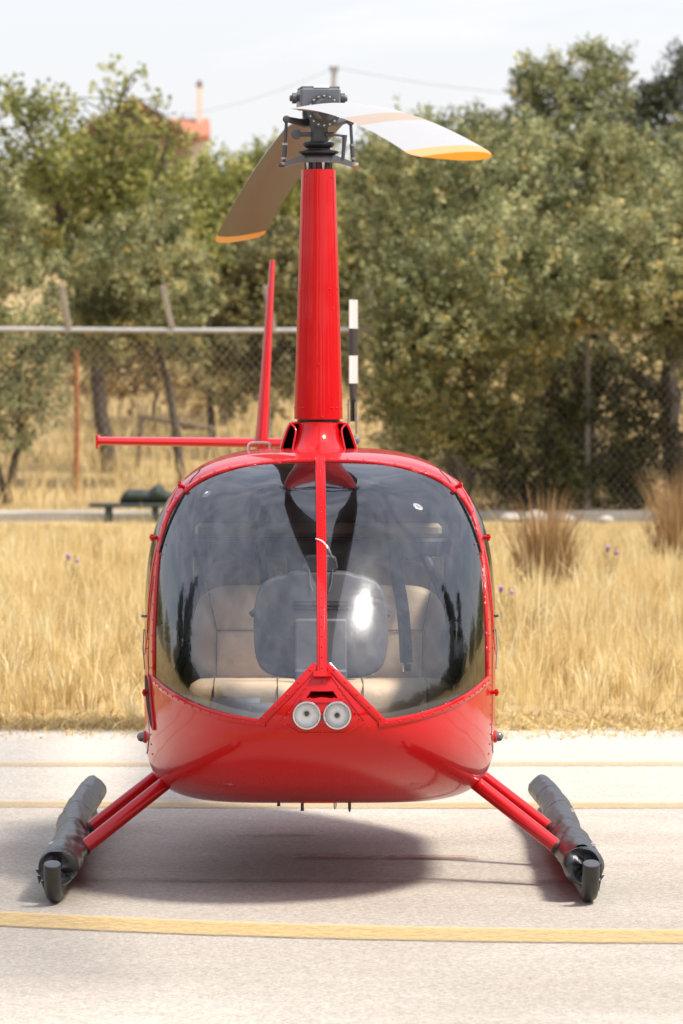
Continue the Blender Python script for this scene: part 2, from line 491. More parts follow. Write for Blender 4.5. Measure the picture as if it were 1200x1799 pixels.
def mat_mark(name, col, lo, hi, scale=20):
    """worn paint: see-through where worn"""
    m = bpy.data.materials.new(name)
    N, L = nodes(m); b = N['Principled BSDF']; b.inputs['Roughness'].default_value = .8
    tc = N.new('ShaderNodeTexCoord')
    g = N.new('ShaderNodeTexNoise'); g.inputs['Scale'].default_value = scale; g.inputs['Detail'].default_value = 8; g.inputs['Roughness'].default_value = .75
    L.new(tc.outputs['Object'], g.inputs['Vector'])
    g2 = N.new('ShaderNodeTexNoise'); g2.inputs['Scale'].default_value = 95; g2.inputs['Detail'].default_value = 3
    L.new(tc.outputs['Object'], g2.inputs['Vector'])
    mr = N.new('ShaderNodeMapRange'); mr.inputs['From Min'].default_value = .35; mr.inputs['From Max'].default_value = .65
    mr.inputs['To Min'].default_value = lo; mr.inputs['To Max'].default_value = hi
    L.new(g.outputs['Fac'], mr.inputs['Value'])
    at = N.new('ShaderNodeAttribute'); at.attribute_name = 'fade'
    mu = N.new('ShaderNodeMath'); mu.operation = 'MULTIPLY'; L.new(mr.outputs[0], mu.inputs[0]); L.new(at.outputs['Fac'], mu.inputs[1])
    L.new(mu.outputs[0], b.inputs['Alpha'])
    hs = N.new('ShaderNodeMix'); hs.data_type = 'RGBA'
    hs.inputs['A'].default_value = tuple(c * .7 for c in col) + (1,); hs.inputs['B'].default_value = tuple(min(1, c * 1.15) for c in col) + (1,)
    L.new(g2.outputs['Fac'], hs.inputs['Factor']); L.new(hs.outputs['Result'], b.inputs['Base Color'])
    return m

# ------------------------------------------------------------------ terrain
def terrain_z(x, y):
    x = np.asarray(x, float); y = np.asarray(y, float)
    d = y + 19.5
    h = np.interp(d, [-400, -60, 61, 75, 90, 110, 150, 250, 420, 700], [6, 0, 0, .85, 2.1, 3.6, 6.0, 11.2, 16, 16])
    h = h + np.clip((d - 66) / 40, 0, 1) * (.35 * np.sin(x * .35 + 1) + .25 * np.sin(y * .23 + x * .1))
    return h

ys = np.r_[-420, -200, -100, np.arange(-60, 38, 4.0), np.arange(40, 140, 2.5), np.arange(145, 400, 12), 500, 700, 900]
xs = np.r_[-600, -300, -150, -80, np.arange(-50, 51, 2.5), 80, 150, 300, 600]
X, Y = np.meshgrid(xs, ys)
Z = terrain_z(X, Y)
nx, ny = len(xs), len(ys)
mb = MB()
mb.add(np.stack([X, Y, Z], -1).reshape(-1, 3), [(j * nx + i, j * nx + i + 1, (j + 1) * nx + i + 1, (j + 1) * nx + i) for j in range(ny - 1) for i in range(nx - 1)])
tag(mb.build('ground', mat_ground(), angle=180), kind='structure')

APRON_EDGE = 6.25
mb = MB()
n = 240
ex = np.linspace(-40, 40, n)
ey = APRON_EDGE + .10 * np.sin(ex * 1.3) + .07 * np.sin(ex * 3.9 + 1) + .05 * rng.normal(size=n)
V = np.concatenate([np.stack([ex, np.full(n, -45.), np.full(n, .006)], 1), np.stack([ex, ey, np.full(n, .006)], 1)])
mb.add(V, [(i, i + 1, n + i + 1, n + i) for i in range(n - 1)])
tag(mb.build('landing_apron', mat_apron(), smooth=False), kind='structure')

def ribbon_mark(name, pts, width, z, m, fade=None, edge=.003):
    """painted band following pts (x, y) on the apron"""
    p = np.asarray(pts, float)
    t = np.gradient(p, axis=0); t /= np.linalg.norm(t, axis=1)[:, None]
    nrm = np.stack([-t[:, 1], t[:, 0]], 1)
    w = np.broadcast_to(np.asarray(width, float), (len(p),))
    a = p + nrm * (w / 2 + edge * rng.normal(size=len(p)))[:, None]
    b = p - nrm * (w / 2 + edge * rng.normal(size=len(p)))[:, None]
    cc = [a * (1 - s) + b * s for s in (0, .12, .5, .88, 1)]
    V = np.concatenate([np.c_[c, np.full(len(p), z)] for c in cc])
    k = len(p)
    mb = MB(); mb.add(V, [(r * k + i, (r + 1) * k + i, (r + 1) * k + i + 1, r * k + i + 1) for r in range(4) for i in range(k - 1)])
    o = mb.build(name, m, smooth=False)
    at = o.data.attributes.new('fade', 'FLOAT', 'POINT')
    f = np.ones(k) if fade is None else np.asarray(fade, float)
    at.data.foreach_set('value', np.concatenate([f * q for q in (.7, 1, 1, 1, .7)]))
    return tag(o, kind='structure')

YEL = mat_mark('worn_yellow_paint', (.58, .40, .16), .40, .90, 30)
SCUFF = mat_mark('dark_scuff', (.12, .10, .085), .0, .45, 7)
REDM = mat_mark('faded_red_mark', (.42, .16, .11), .2, .8, 8)
a = np.linspace(R(-125), R(-55), 160)
ribbon_mark('painted_line', np.stack([1.25 + 6.1 * np.cos(a), 2.97 + 6.1 * np.sin(a)], 1), .40, .012, YEL)
q = np.linspace(-9, 9, 160)
ribbon_mark('painted_line', np.stack([q, 1.72 + .012 * q * q - .03 * np.sin(q * .6)], 1), .30, .012, YEL, fade=.62 + .2 * np.sin(q * 2.1) ** 2)
ribbon_mark('painted_line', np.stack([q, 3.9 + .02 * np.sin(q * .5)], 1), .26, .012, YEL, fade=.40 + .2 * np.sin(q * 1.3) ** 2)
q = np.linspace(-1.15, 1.0, 60)
ribbon_mark('tyre_scuff', np.stack([q, -1.38 - .03 * q - .01 * np.sin(q * 9)], 1), .11, .012, SCUFF, fade=np.clip(1.1 - np.abs(q / 1.1) ** 4, 0, 1))
q = np.linspace(-.35, .95, 50)
ribbon_mark('tyre_scuff', np.stack([q, -.45 - .25 * q], 1), .09, .012, SCUFF, fade=.6 * np.sin((q + .35) / 1.3 * math.pi))
q = np.linspace(-.46, -.05, 30)
ribbon_mark('tyre_scuff', np.stack([q, .36 + .02 * np.sin(q * 20)], 1), .09, .012, SCUFF, fade=1.3 * np.sin((q + .46) / .41 * math.pi))
q = np.linspace(-.2, .55, 40)
ribbon_mark('faded_mark', np.stack([q, -.52 - .05 * q], 1), .06 + .07 * (np.abs(q - .35) < .16) + .05 * (q < 0), .016, REDM)

# ------------------------------------------------------------------ leaf / blade clouds
def set_tone(o, tone):
    at = o.data.attributes.new('tone', 'FLOAT', 'POINT')
    at.data.foreach_set('value', np.asarray(tone, np.float32))

def quads_mesh(name, V, m, tone, parent=None):
    """V: (n,4,3)"""
    n = len(V)
    me = bpy.data.meshes.new(name)
    me.vertices.add(n * 4); me.vertices.foreach_set('co', V.reshape(-1).astype(np.float32))
    me.loops.add(n * 4); me.loops.foreach_set('vertex_index', np.arange(n * 4, dtype=np.int32))
    me.polygons.add(n); me.polygons.foreach_set('loop_start', np.arange(0, n * 4, 4, dtype=np.int32))
    me.polygons.foreach_set('loop_total', np.full(n, 4, dtype=np.int32))
    me.materials.append(m)
    me.update(calc_edges=True)
    o = link(bpy.data.objects.new(name, me), parent)
    set_tone(o, np.repeat(tone, 4))
    return o

def rand_dirs(n, r=rng):
    d = r.normal(size=(n, 3)); return d / np.linalg.norm(d, axis=1)[:, None]

def leaf_cloud(blobs, per_m2, leaf=(.07, .022), sprig=.22, nl=14, shell=.55, up=.35, clump=.20):
    """blobs: (cx,cy,cz,rx,ry,rz[,density]). Sprigs of leaves spread through each blob, denser near its skin."""
    VV = []; TT = []
    for b in blobs:
        cx, cy, cz, rx, ry, rz = b[:6]; dens = b[6] if len(b) > 6 else 1.0
        area = 4 * math.pi * ((rx * ry) ** 1.6 / 3 + (rx * rz) ** 1.6 / 3 + (ry * rz) ** 1.6 / 3) ** (1 / 1.6)
        ns = max(6, int(area * per_m2 * dens))
        d = rand_dirs(ns)
        # lumpy skin: several random sub lobes
        lob = 1 + .22 * vnoise(d * 2.3, rng.integers(1e9)) + .12 * vnoise(d * 6, rng.integers(1e9))
        rad = np.where(rng.random(ns) < shell, rng.uniform(.82, 1.06, ns), rng.random(ns) ** .5) * lob
        P = np.array([cx, cy, cz]) + d * rad[:, None] * np.array([rx, ry, rz])
        if clump > 0:                                        # gather the sprigs into boughs with gaps between
            nc = max(5, int(area * 3.2))
            dc = rand_dirs(nc); rc = np.where(rng.random(nc) < .75, rng.uniform(.72, 1.05, nc), rng.random(nc) ** .5)
            PC = np.array([cx, cy, cz]) + dc * rc[:, None] * np.array([rx, ry, rz])
            k = rng.integers(0, nc, ns); cs_ = rng.uniform(.7, 1.35, nc) * clump * (rx * ry * rz) ** (1 / 3)
            g_ = rng.normal(size=(ns, 3)); g_ *= (np.minimum(1, 1.6 / np.linalg.norm(g_, axis=1)))[:, None]
            Pg = PC[k] + g_ * cs_[k][:, None] * np.array([1, 1, .75])
            use = rng.random(ns) < .80
            P = np.where(use[:, None], Pg, P)
            bough = (.16 * rng.normal(size=nc))[k]
            d = np.where(use[:, None], g_ / (np.linalg.norm(g_, axis=1)[:, None] + 1e-9) * .6 + d * .4, d)
        else: bough = 0
        tone_s = np.clip(.46 + .24 * rng.normal(size=ns) + .18 * vnoise(P * 1.7, 5) + bough, 0, .94)
        ax = d * .8 + rng.normal(size=(ns, 3)) * .55 + np.array([0, 0, up]); ax /= np.linalg.norm(ax, axis=1)[:, None]
        S = np.repeat(P, nl, 0); AX = np.repeat(ax, nl, 0); n = len(S)
        t = rng.random(n)
        base = S + AX * (t * sprig)[:, None] + rng.normal(size=(n, 3)) * sprig * .12
        ld = AX * .7 + rng.normal(size=(n, 3)) * .75; ld /= np.linalg.norm(ld, axis=1)[:, None]
        sd_ = np.cross(ld, rand_dirs(n)); sd_ /= np.linalg.norm(sd_, axis=1)[:, None] + 1e-9
        L_ = leaf[0] * rng.uniform(.7, 1.3, n); W_ = leaf[1] * rng.uniform(.7, 1.3, n)
        V = np.stack([base, base + ld * (L_ * .5)[:, None] + sd_ * W_[:, None], base + ld * L_[:, None], base + ld * (L_ * .5)[:, None] - sd_ * W_[:, None]], 1)
        tone = np.clip(np.repeat(tone_s, nl) + .10 * rng.normal(size=n), 0, .95)
        yel = rng.random(n) < .004
        tone[yel] = rng.uniform(.97, 1, yel.sum())
        VV.append(V); TT.append(tone)
    return np.concatenate(VV), np.concatenate(TT)

def limb(mb, a, b, r0, r1, bend=.12, seg=8, k=9):
    a = np.array(a, float); b = np.array(b, float)
    t = np.linspace(0, 1, k)[:, None]
    d = np.linalg.norm(b - a)
    P = a * (1 - t) + b * t
    off = rng.normal(size=3) * bend * d; off2 = rng.normal(size=3) * bend * .5 * d
    P = P + off * np.sin(t * math.pi) + off2 * np.sin(t * 2 * math.pi)
    tube(mb, P, np.linspace(r0, r1, k) * (1 + .1 * rng.normal(size=k)), seg)
    return P

def tree(name, label, base, blobs, m, limbs, cat='tree', per_m2=60, leaf=(.078, .0125), sprig=.22, nl=20, shell=.55, twig=.7, group=None, trunk_r=.14):
    base = (base[0], base[1], float(terrain_z(base[0], base[1])))
    t = empty(name, base)
    V, T = leaf_cloud(blobs, per_m2, leaf, sprig, nl, shell)
    quads_mesh('crown', V - np.array(base), m, T, t)
    mb = MB()
    # limbs: list of polylines from the base outwards, then twigs into the blobs
    ends = []
    for P, r0, r1 in limbs:
        p = smooth_curve(np.array(P, float), 12)
        p = p + rng.normal(size=p.shape) * .02
        tube(mb, p - np.array(base), np.linspace(r0, r1, 12), 8)
        ends.append(p)
    if ends:
        allp = np.concatenate([e[4:] for e in ends])
        for b in blobs:
            for _ in range(int(5 * twig) + 1):
                d = rand_dirs(1)[0]; d[2] = abs(d[2]) * .8
                tip = np.array(b[:3]) + d * np.array(b[3:6]) * .85
                s = allp[np.argmin(np.linalg.norm(allp - tip, axis=1) + .9 * rng.random(len(allp)))]
                limb(mb, s - np.array(base), tip - np.array(base), .017, .005, .05, 5, 7)
    mb.build('trunk', M['bark'], t)
    tag(t, label, cat, group)
    return t

# ---- right-hand olives along the fence
def dd(depth): return depth - 19.5
tree('olive_tree', 'broad grey-green olive tree directly right of the red rotor mast', (1.55, dd(63), 0),
     [(1.05, dd(60.6), 3.9, .95, 1.1, 1.2), (1.75, dd(63), 4.0, 1.2, 1.2, 1.15), (1.45, dd(59.2), 2.5, 1.0, 1.0, .95), (2.1, dd(59.3), 2.9, 1.0, 1.0, .85), (1.0, dd(59.6), 1.45, .55, .7, .75), (1.85, dd(59.9), 1.5, .85, .7, .85, .8), (2.1, dd(63.6), 4.75, .55, .6, .55), (1.35, dd(64), .7, .9, .8, .7, .7)],
     M['olive'], [([(1.6, dd(63), 0), (1.5, dd(63), .9), (1.2, dd(62.8), 2.0), (1.1, dd(62.6), 3.4)], .15, .05), ([(1.6, dd(63), 0), (1.8, dd(63.1), 1.0), (2.0, dd(63), 2.2), (1.9, dd(63), 4.0)], .13, .04)], per_m2=84)
tree('olive_tree', 'tall olive tree with the highest pointed top, at the right', (3.25, dd(65), 0),
     [(3.15, dd(65), 5.35, .72, .8, .75), (3.55, dd(65), 6.0, .34, .45, .32, .8), (2.75, dd(65), 5.75, .32, .4, .38, .7), (3.0, dd(64.6), 4.3, 1.1, 1.1, 1.0), (3.9, dd(64.8), 4.1, 1.0, 1.0, 1.0), (3.2, dd(65), 3.1, 1.2, 1.1, .9), (3.78, dd(65), 6.2, .13, .2, .22, .6)],
     M['olive'], [([(3.3, dd(65), 0), (3.2, dd(65), 1.6), (3.0, dd(65), 3.0), (3.1, dd(65), 5.4)], .14, .03), ([(3.3, dd(65), 0), (3.5, dd(65), 1.9), (3.8, dd(65), 3.0), (3.9, dd(65), 4.4)], .12, .04)], per_m2=80)
tree('olive_tree', 'leaning olive tree at the right edge with a bare dark bent trunk', (4.5, dd(61.5), 0),
     [(4.2, dd(59.4), 3.2, 1.0, 1.1, .9), (3.2, dd(59.5), 3.05, .9, .8, .6), (4.9, dd(62), 4.2, .9, 1.0, 1.1), (5.3, dd(59.6), 2.7, 1.0, 1.0, 1.2), (2.6, dd(61.6), 2.2, .6, .6, .5, .8), (3.7, dd(62), 1.9, .9, .8, .55, .7)],
     M['olive'], [([(4.45, dd(61.5), 0), (4.25, dd(61.4), 1.0), (4.35, dd(61.5), 2.2), (4.0, dd(61.7), 3.2)], .17, .06), ([(4.3, dd(61.5), 1.4), (3.6, dd(61.5), 2.0), (3.0, dd(61.6), 2.7)], .09, .04), ([(4.35, dd(61.5), 2.0), (4.8, dd(61.8), 3.0), (4.9, dd(62), 4.2)], .10, .03)], per_m2=80)
tree('olive_tree', 'dark green tree behind, at the right edge against the sky', (5.4, dd(72), 0),
     [(4.6, dd(72), 5.2, .8, .9, .8), (5.5, dd(72), 5.6, 1.0, 1.0, 1.0), (5.2, dd(72), 6.25, .4, .5, .4), (5.2, dd(72), 3.9, 1.5, 1.2, 1.1)],
     M['dark_leaf'], [([(5.4, dd(72), 0), (5.3, dd(72), 2.5), (5.3, dd(72), 5.4)], .15, .04)], per_m2=55)
# low dark growth under the right-hand olives
tree('olive_shrub', 'low dark olive shrub under the right-hand trees, behind the tall reed tuft', (2.85, dd(62.6), 0),
     [(2.5, dd(59.9), .75, .7, .5, .7), (3.25, dd(59.9), 1.15, .7, .6, .8), (2.9, dd(60.0), .45, .9, .45, .45)],
     M['dark_leaf'], [([(2.3, dd(62.6), 1.9), (2.75, dd(62.5), 1.45), (3.1, dd(62.5), 1.2)], .11, .06), ([(2.85, dd(62.6), 0), (2.8, dd(62.6), .8), (2.5, dd(62.6), 1.7)], .10, .06)], cat='shrub', per_m2=100)
tree('olive_shrub', 'dark shrub below the fence rail at the right edge', (4.6, dd(63.2), 0),
     [(4.35, dd(60.1), .8, .65, .5, .75, .7), (5.1, dd(60.0), 1.0, .8, .7, .95, .8), (3.9, dd(63.6), .5, .5, .5, .5, .7)],
     M['dark_leaf'], [([(4.6, dd(63.2), 0), (4.6, dd(63.2), .6), (4.8, dd(63.2), 1.2)], .08, .03)], cat='shrub', per_m2=60)
# ---- left side
tree('olive_tree', 'bushy olive tree at the left edge with a forked dark stem above the grass', (-4.45, dd(63), 0),
     [(-5.0, dd(63), 3.7, .85, .9, .75), (-4.75, dd(62.6), 2.9, .9, .9, .7), (-4.35, dd(62.6), 2.0, .62, .7, .55), (-4.5, dd(62.6), 1.35, .7, .7, .55, .9), (-5.3, dd(63), 1.9, .8, .8, .8)],
     M['olive'], [([(-4.45, dd(63), 0), (-4.4, dd(63), .6), (-4.25, dd(63), 1.1), (-4.3, dd(62.8), 2.0)], .06, .03), ([(-4.45, dd(63), 0), (-4.6, dd(63), .7), (-4.9, dd(63), 1.6), (-5.0, dd(63), 3.4)], .08, .03)], per_m2=60)
tree('almond_tree', 'sparse yellow-green tree at upper left with a thick leaning dark trunk', (-3.35, dd(68), 0),
     [(-4.6, dd(68), 4.9, .9, .9, .85), (-3.6, dd(68), 4.9, .85, .9, .75, .8), (-2.75, dd(68), 4.6, .85, .9, .65, .75), (-3.9, dd(68), 4.1, 1.1, .9, .7), (-2.6, dd(68), 3.9, .9, .9, .7), (-3.15, dd(68), 5.9, .5, .6, .35, .22), (-4.1, dd(68), 5.65, .5, .6, .35, .3), (-2.6, dd(68), 5.5, .42, .5, .4, .16), (-4.95, dd(68), 5.7, .4, .5, .4, .5)],
     M['almond'], [([(-3.35, dd(68), .3), (-3.5, dd(68), 1.8), (-3.75, dd(68), 3.3), (-4.2, dd(68), 4.5), (-4.5, dd(68), 5.3)], .13, .025), ([(-3.5, dd(68), 1.8), (-3.1, dd(68), 3.3), (-2.8, dd(68), 4.2), (-2.5, dd(68), 5.2)], .09, .02), ([(-3.7, dd(68), 3.2), (-3.4, dd(68), 4.2), (-3.2, dd(68), 5.8)], .06, .012)],
     per_m2=26, leaf=(.085, .030), sprig=.28, nl=10, shell=.4, twig=1.4)
tree('olive_tree', 'pale grey-green olive tree below the sparse tree, behind the left fence rail', (-3.2, dd(65.5), 0),
     [(-3.05, dd(65.4), 3.25, .8, .8, .6), (-2.45, dd(65.4), 3.0, .65, .7, .6), (-3.5, dd(65.5), 2.6, .7, .7, .5), (-2.6, dd(65.5), 3.85, .42, .5, .4), (-2.75, dd(65.5), 2.35, .8, .7, .4, .8)],
     M['olive'], [([(-2.2, dd(65.5), .1), (-2.3, dd(65.5), 1.2), (-2.55, dd(65.5), 2.2), (-2.7, dd(65.5), 3.1)], .07, .03)], per_m2=60)
tree('almond_tree', 'yellow-green tree between the house roof and the rotor blade', (-1.9, dd(76), 0),
     [(-2.1, dd(76), 4.45, 1.0, .9, .75), (-1.1, dd(76), 4.75, .9, .9, .65), (-1.5, dd(76), 4.1, 1.3, 1.0, .8), (-2.7, dd(76), 4.2, .9, .9, .9), (-.6, dd(76), 4.3, .8, .8, .8)],
     M['almond'], [([(-1.9, dd(76), .8), (-1.8, dd(76), 2.6), (-2.0, dd(76), 4.7)], .11, .03), ([(-1.85, dd(76), 2.0), (-1.3, dd(76), 3.4), (-1.0, dd(76), 4.8)], .08, .03)],
     per_m2=40, leaf=(.085, .030), sprig=.28, nl=12, twig=1.2)
tree('brush_thicket', 'brown-green thicket behind the fence left of the mast', (-1.6, dd(71), 0),
     [(-1.75, dd(71), 2.6, .85, .8, .7), (-1.0, dd(71), 2.9, .8, .8, .7), (-1.4, dd(70.5), 1.9, .9, .7, .6, .8), (-.5, dd(71), 2.2, .7, .7, .8), (-1.1, dd(71), 3.5, .7, .7, .5)],
     M['brush'], [([(-1.1, dd(71), .5), (-1.1, dd(71), 1.6), (-1.3, dd(71), 2.8)], .05, .02), ([(-1.9, dd(71), .5), (-2.0, dd(71), 1.8), (-1.8, dd(71), 2.9)], .07, .02)], cat='shrub', per_m2=48, leaf=(.075, .024))
tree('brush_thicket', 'low brown brush on the slope behind the left fence', (-2.7, dd(82), 0),
     [(-2.9, dd(82), 2.4, 1.0, .8, .7, .7), (-1.6, dd(82), 2.5, 1.0, .8, .8, .7), (-4.2, dd(82), 2.3, .9, .8, .6, .7)],
     M['brush'], [([(-2.7, dd(82), 1.3), (-2.6, dd(82), 2.3), (-2.5, dd(82), 2.9)], .06, .02)], cat='shrub', per_m2=36, leaf=(.085, .03))
tree('brush_thicket', 'pale golden-brown scrub low behind the left fence, around the leaning trunks', (-3.0, dd(74), 0),
     [(-4.0, dd(74), 1.9, .8, .7, .55, .6), (-3.0, dd(74.5), 2.0, .8, .7, .6, .7), (-2.1, dd(74), 1.8, .7, .7, .6, .6), (-2.6, dd(75), 2.6, .8, .7, .5, .5)],
     M['scrub'], [([(-3.0, dd(74), .8), (-2.9, dd(74), 1.5), (-2.7, dd(74), 2.2)], .04, .015)], cat='shrub', per_m2=40, leaf=(.085, .02))
tree('olive_tree', 'distant olive tree seen just behind the rotor mast', (.1, dd(80), 0),
     [(-.2, dd(80), 4.3, 1.1, 1.0, .9), (.7, dd(80), 4.6, .9, .9, .8), (.2, dd(80), 3.2, 1.3, 1.0, .9), (1.6, dd(80), 4.8, .9, .9, .8), (.6, dd(80), 5.3, .3, .4, .3)],
     M['olive'], [([(.1, dd(80), 1.0), (.1, dd(80), 2.6), (.3, dd(80), 4.3)], .12, .04)], per_m2=42, leaf=(.08, .026))
tree('olive_tree', 'far pale tree in the gap at centre left, behind the fence', (-3.9, dd(92), 0),
     [(-4.8, dd(92), 4.6, 1.3, 1.0, 1.0), (-3.4, dd(92), 4.6, 1.3, 1.0, .9), (-1.6, dd(92), 4.9, 1.3, 1.0, .9), (-6.4, dd(92), 5.0, 1.2, 1.0, 1.0), (-.3, dd(92), 4.6, 1.2, 1.0, .9)],
     M['dark_leaf'], [([(-3.9, dd(92), 1.8), (-3.8, dd(92), 3.4), (-3.6, dd(92), 4.8)], .12, .04)], per_m2=30, leaf=(.10, .034))

# ------------------------------------------------------------------ dry grass
def grass_field(name, n, region, hgt, wid, label, m, parent=None, clump=0.5, lean=.28, zf=terrain_z, tone_bias=0.0):
    x0, x1, y0, y1 = region
    # uneven spread: denser near the camera, clumped
    x = rng.uniform(x0, x1, n); y = y0 + (y1 - y0) * rng.random(n)
    pn = np.stack([x, y, np.zeros(n)], 1)
    dens = vnoise(pn * .9, 11) * .6 + vnoise(pn * 3.1, 12) * .5
    keep = rng.random(n) < np.clip(.62 + clump * dens, .08, 1)
    x, y, dens = x[keep], y[keep], dens[keep]; n = len(x)
    h = hgt * np.clip(.62 + .28 * rng.normal(size=n) + .35 * dens, .15, 1.5)
    h *= np.clip((y - (APRON_EDGE - .2)) / 2.2, .28, 1) * np.interp(y, [24, 36, 40, 42], [1, .30, .30, 1])
    patch_ = vnoise(pn[keep] * .45, 61) * .5 + vnoise(pn[keep] * 1.3, 62) * .4
    z = zf(x, y)
    a = rng.uniform(0, 2 * math.pi, n)
    l = np.abs(rng.normal(size=n)) * lean
    dx, dy = np.cos(a) * l * h, np.sin(a) * l * h
    # blade is turned about the vertical at random
    b = rng.uniform(0, math.pi, n); w = wid * rng.uniform(.6, 1.4, n)
    wx, wy = np.cos(b) * w, np.sin(b) * w
    base = np.stack([x, y, z], 1); W = np.stack([wx, wy, np.zeros(n)], 1)
    mid = base + np.stack([dx * .35, dy * .35, h * .6], 1)
    tip = base + np.stack([dx, dy, h], 1)
    V = np.stack([base - W * .5, mid - W * .6, tip, mid + W * .6], 1)
    tone = np.clip(.52 + .17 * rng.normal(size=n) + .10 * dens + .34 * patch_ + tone_bias, 0, 1)
    o = quads_mesh(name, V, m, tone, parent)
    return tag(o, label, 'grass' if not parent else None, kind='stuff')

grass_field('dry_grass', 230000, (-7.5, 7.5, APRON_EDGE + .02, 37.3), .24, .0075, 'straw-coloured dry grass field between the apron and the fence', M['straw'])
def tufts(nt, per, region, hgt):
    x0, x1, y0, y1 = region
    cx, cy = rng.uniform(x0, x1, nt), rng.uniform(y0, y1, nt)
    pn = np.stack([cx, cy, 0 * cx], 1); d_ = vnoise(pn * .7, 91) + .6 * vnoise(pn * 2.2, 92)
    k_ = d_ > -.35; cx, cy, d_ = cx[k_], cy[k_], d_[k_]; nt = len(cx)
    size = rng.uniform(.5, 1.25, nt) * np.interp(cy, [6, 9, 24, 36], [.45, 1, 1, .35])
    tn = np.clip(.55 + .26 * rng.normal(size=nt), 0, 1)
    n = nt * per
    C = np.repeat(np.stack([cx, cy], 1), per, 0); S = np.repeat(size, per)
    a_ = rng.uniform(0, 6.283, n); r_ = .07 * S * np.sqrt(rng.random(n))
    h = hgt * S * rng.uniform(.45, 1.1, n); ln = np.abs(rng.normal(size=n)) * .30 + .05
    B = np.stack([C[:, 0] + np.cos(a_) * r_, C[:, 1] + np.sin(a_) * r_, np.zeros(n)], 1)
    b_ = rng.uniform(0, 3.14, n); w = .0036 * rng.uniform(.6, 1.5, n)
    W = np.stack([np.cos(b_) * w, np.sin(b_) * w, 0 * b_], 1)
    mid = B + np.stack([np.cos(a_) * ln * h * .35, np.sin(a_) * ln * h * .35, h * .6], 1)
    tip = B + np.stack([np.cos(a_) * ln * h, np.sin(a_) * ln * h, h * (1 - .25 * ln)], 1)
    o = quads_mesh('grass_tufts', np.stack([B - W, mid - W, tip, mid + W], 1), M['straw'], np.clip(np.repeat(tn, per) + .10 * rng.normal(size=n), 0, 1))
    tag(o, 'uneven tufts of dry straw rising out of the grass field', 'grass', kind='stuff')
tufts(5200, 34, (-7.5, 7.5, APRON_EDGE + .1, 36.5), .37)
grass_field('tall_dry_grass', 26000, (-7.5, 7.5, APRON_EDGE + 1.2, 34), .56, .006, 'thin taller straw stalks standing above the dry grass field', M['straw'], lean=.2, tone_bias=.12)
grass_field('dry_grass', 45000, (-9, 9, 40.6, 76), .5, .016, 'dry grass on the slope behind the chain-link fence', M['straw'], tone_bias=0)
# flattened mat of straw at the apron edge
grass_field('straw_litter', 26000, (-7.5, 7.5, APRON_EDGE - .22, APRON_EDGE + .6), .22, .012, 'flattened straw litter along the apron edge', M['straw'], lean=1.6, tone_bias=-.18)
grass_field('loose_straw', 5200, (-7.5, 7.5, APRON_EDGE - .75, APRON_EDGE + .1), .13, .009, 'loose straw blown onto the edge of the apron', M['straw'], lean=3.0, tone_bias=-.15, clump=1.4)
grass_field('dry_grass', 20000, (-60, 60, -90, -47), .6, .06, 'dry grass behind the photographer', M['straw'])
for sx in (-1, 1):
    grass_field('dry_grass', 16000, (min(sx * 8, sx * 34), max(sx * 8, sx * 34), APRON_EDGE + .1, 34), .5, .03, 'dry grass field beyond the %s edge of the picture' % ('left' if sx < 0 else 'right'), M['straw'])

def reed_clump(label, x, y, n, h, spread):
    base = (x, y, float(terrain_z(x, y)))
    t = empty('dry_reed_clump', base)
    a = rng.uniform(0, 6.28, n); r = spread * .30 * np.abs(rng.normal(size=n)) * .6
    bx, by = np.cos(a) * r, np.sin(a) * r
    hh = h * (.28 + .80 * rng.random(n) ** 1.5) * np.exp(-(r / (spread * .5)) ** 2)
    ln = np.abs(rng.normal(size=n)) * .22 + .03
    b = rng.uniform(0, 3.14, n); w = .006 * rng.uniform(.6, 1.4, n)
    W = np.stack([np.cos(b) * w, np.sin(b) * w, 0 * b], 1)
    B = np.stack([bx, by, 0 * bx], 1)
    mid = B + np.stack([np.cos(a) * ln * hh * .35, np.sin(a) * ln * hh * .35, hh * .55], 1)
    tip = B + np.stack([np.cos(a) * ln * hh, np.sin(a) * ln * hh, hh], 1)
    V = np.stack([B - W, mid - W, tip, mid + W], 1)
    quads_mesh('stems', V, M['reed'], np.clip(.4 + .22 * rng.normal(size=n), 0, 1), t)
    tag(t, label, 'reeds', 'brown reed tufts in the dry grass')
reed_clump('tall brown reed tuft standing alone in the grass right of the helicopter', 1.71, dd(39.5), 800, .98, .75)
reed_clump('brown reed tuft at the right edge of the picture', 3.14, dd(44.0), 800, 1.05, .75)

def thistle(label, x, y, h):
    base = (x, y, 0.0)
    t = empty('thistle', base)
    mb = MB()
    for k in range(5):
        a = k * 1.256 + .3
        tip = np.array([math.cos(a) * .06, math.sin(a) * .06, h * (.75 + .06 * k)])
        tube(mb, [(0, 0, 0), tip * [.4, .4, .5], tip], [.005, .004, .003], 5)
    mb.build('stem', M['brush'], t)
    for k in range(3):
        a = k * 2.1
        mb = MB(); lathe(mb, (math.cos(a) * .05, math.sin(a) * .05, h * (.86 + .05 * k)), (0, 0, 1), [(-.015, .005), (0, .015), (.012, .019), (.020, .008)], 9)
        mb.build('flower', M['purple'], t)
    tag(t, label, 'flower', 'purple thistles in the dry grass')
thistle('purple thistle right of the brown reed tuft', 2.28, dd(40), .44)
thistle('pale purple thistle in the grass left of the cabin', -2.22, dd(38.8), .42)
thistle('purple thistle in the grass beside the right cabin door', 1.19, dd(34.5), .36)

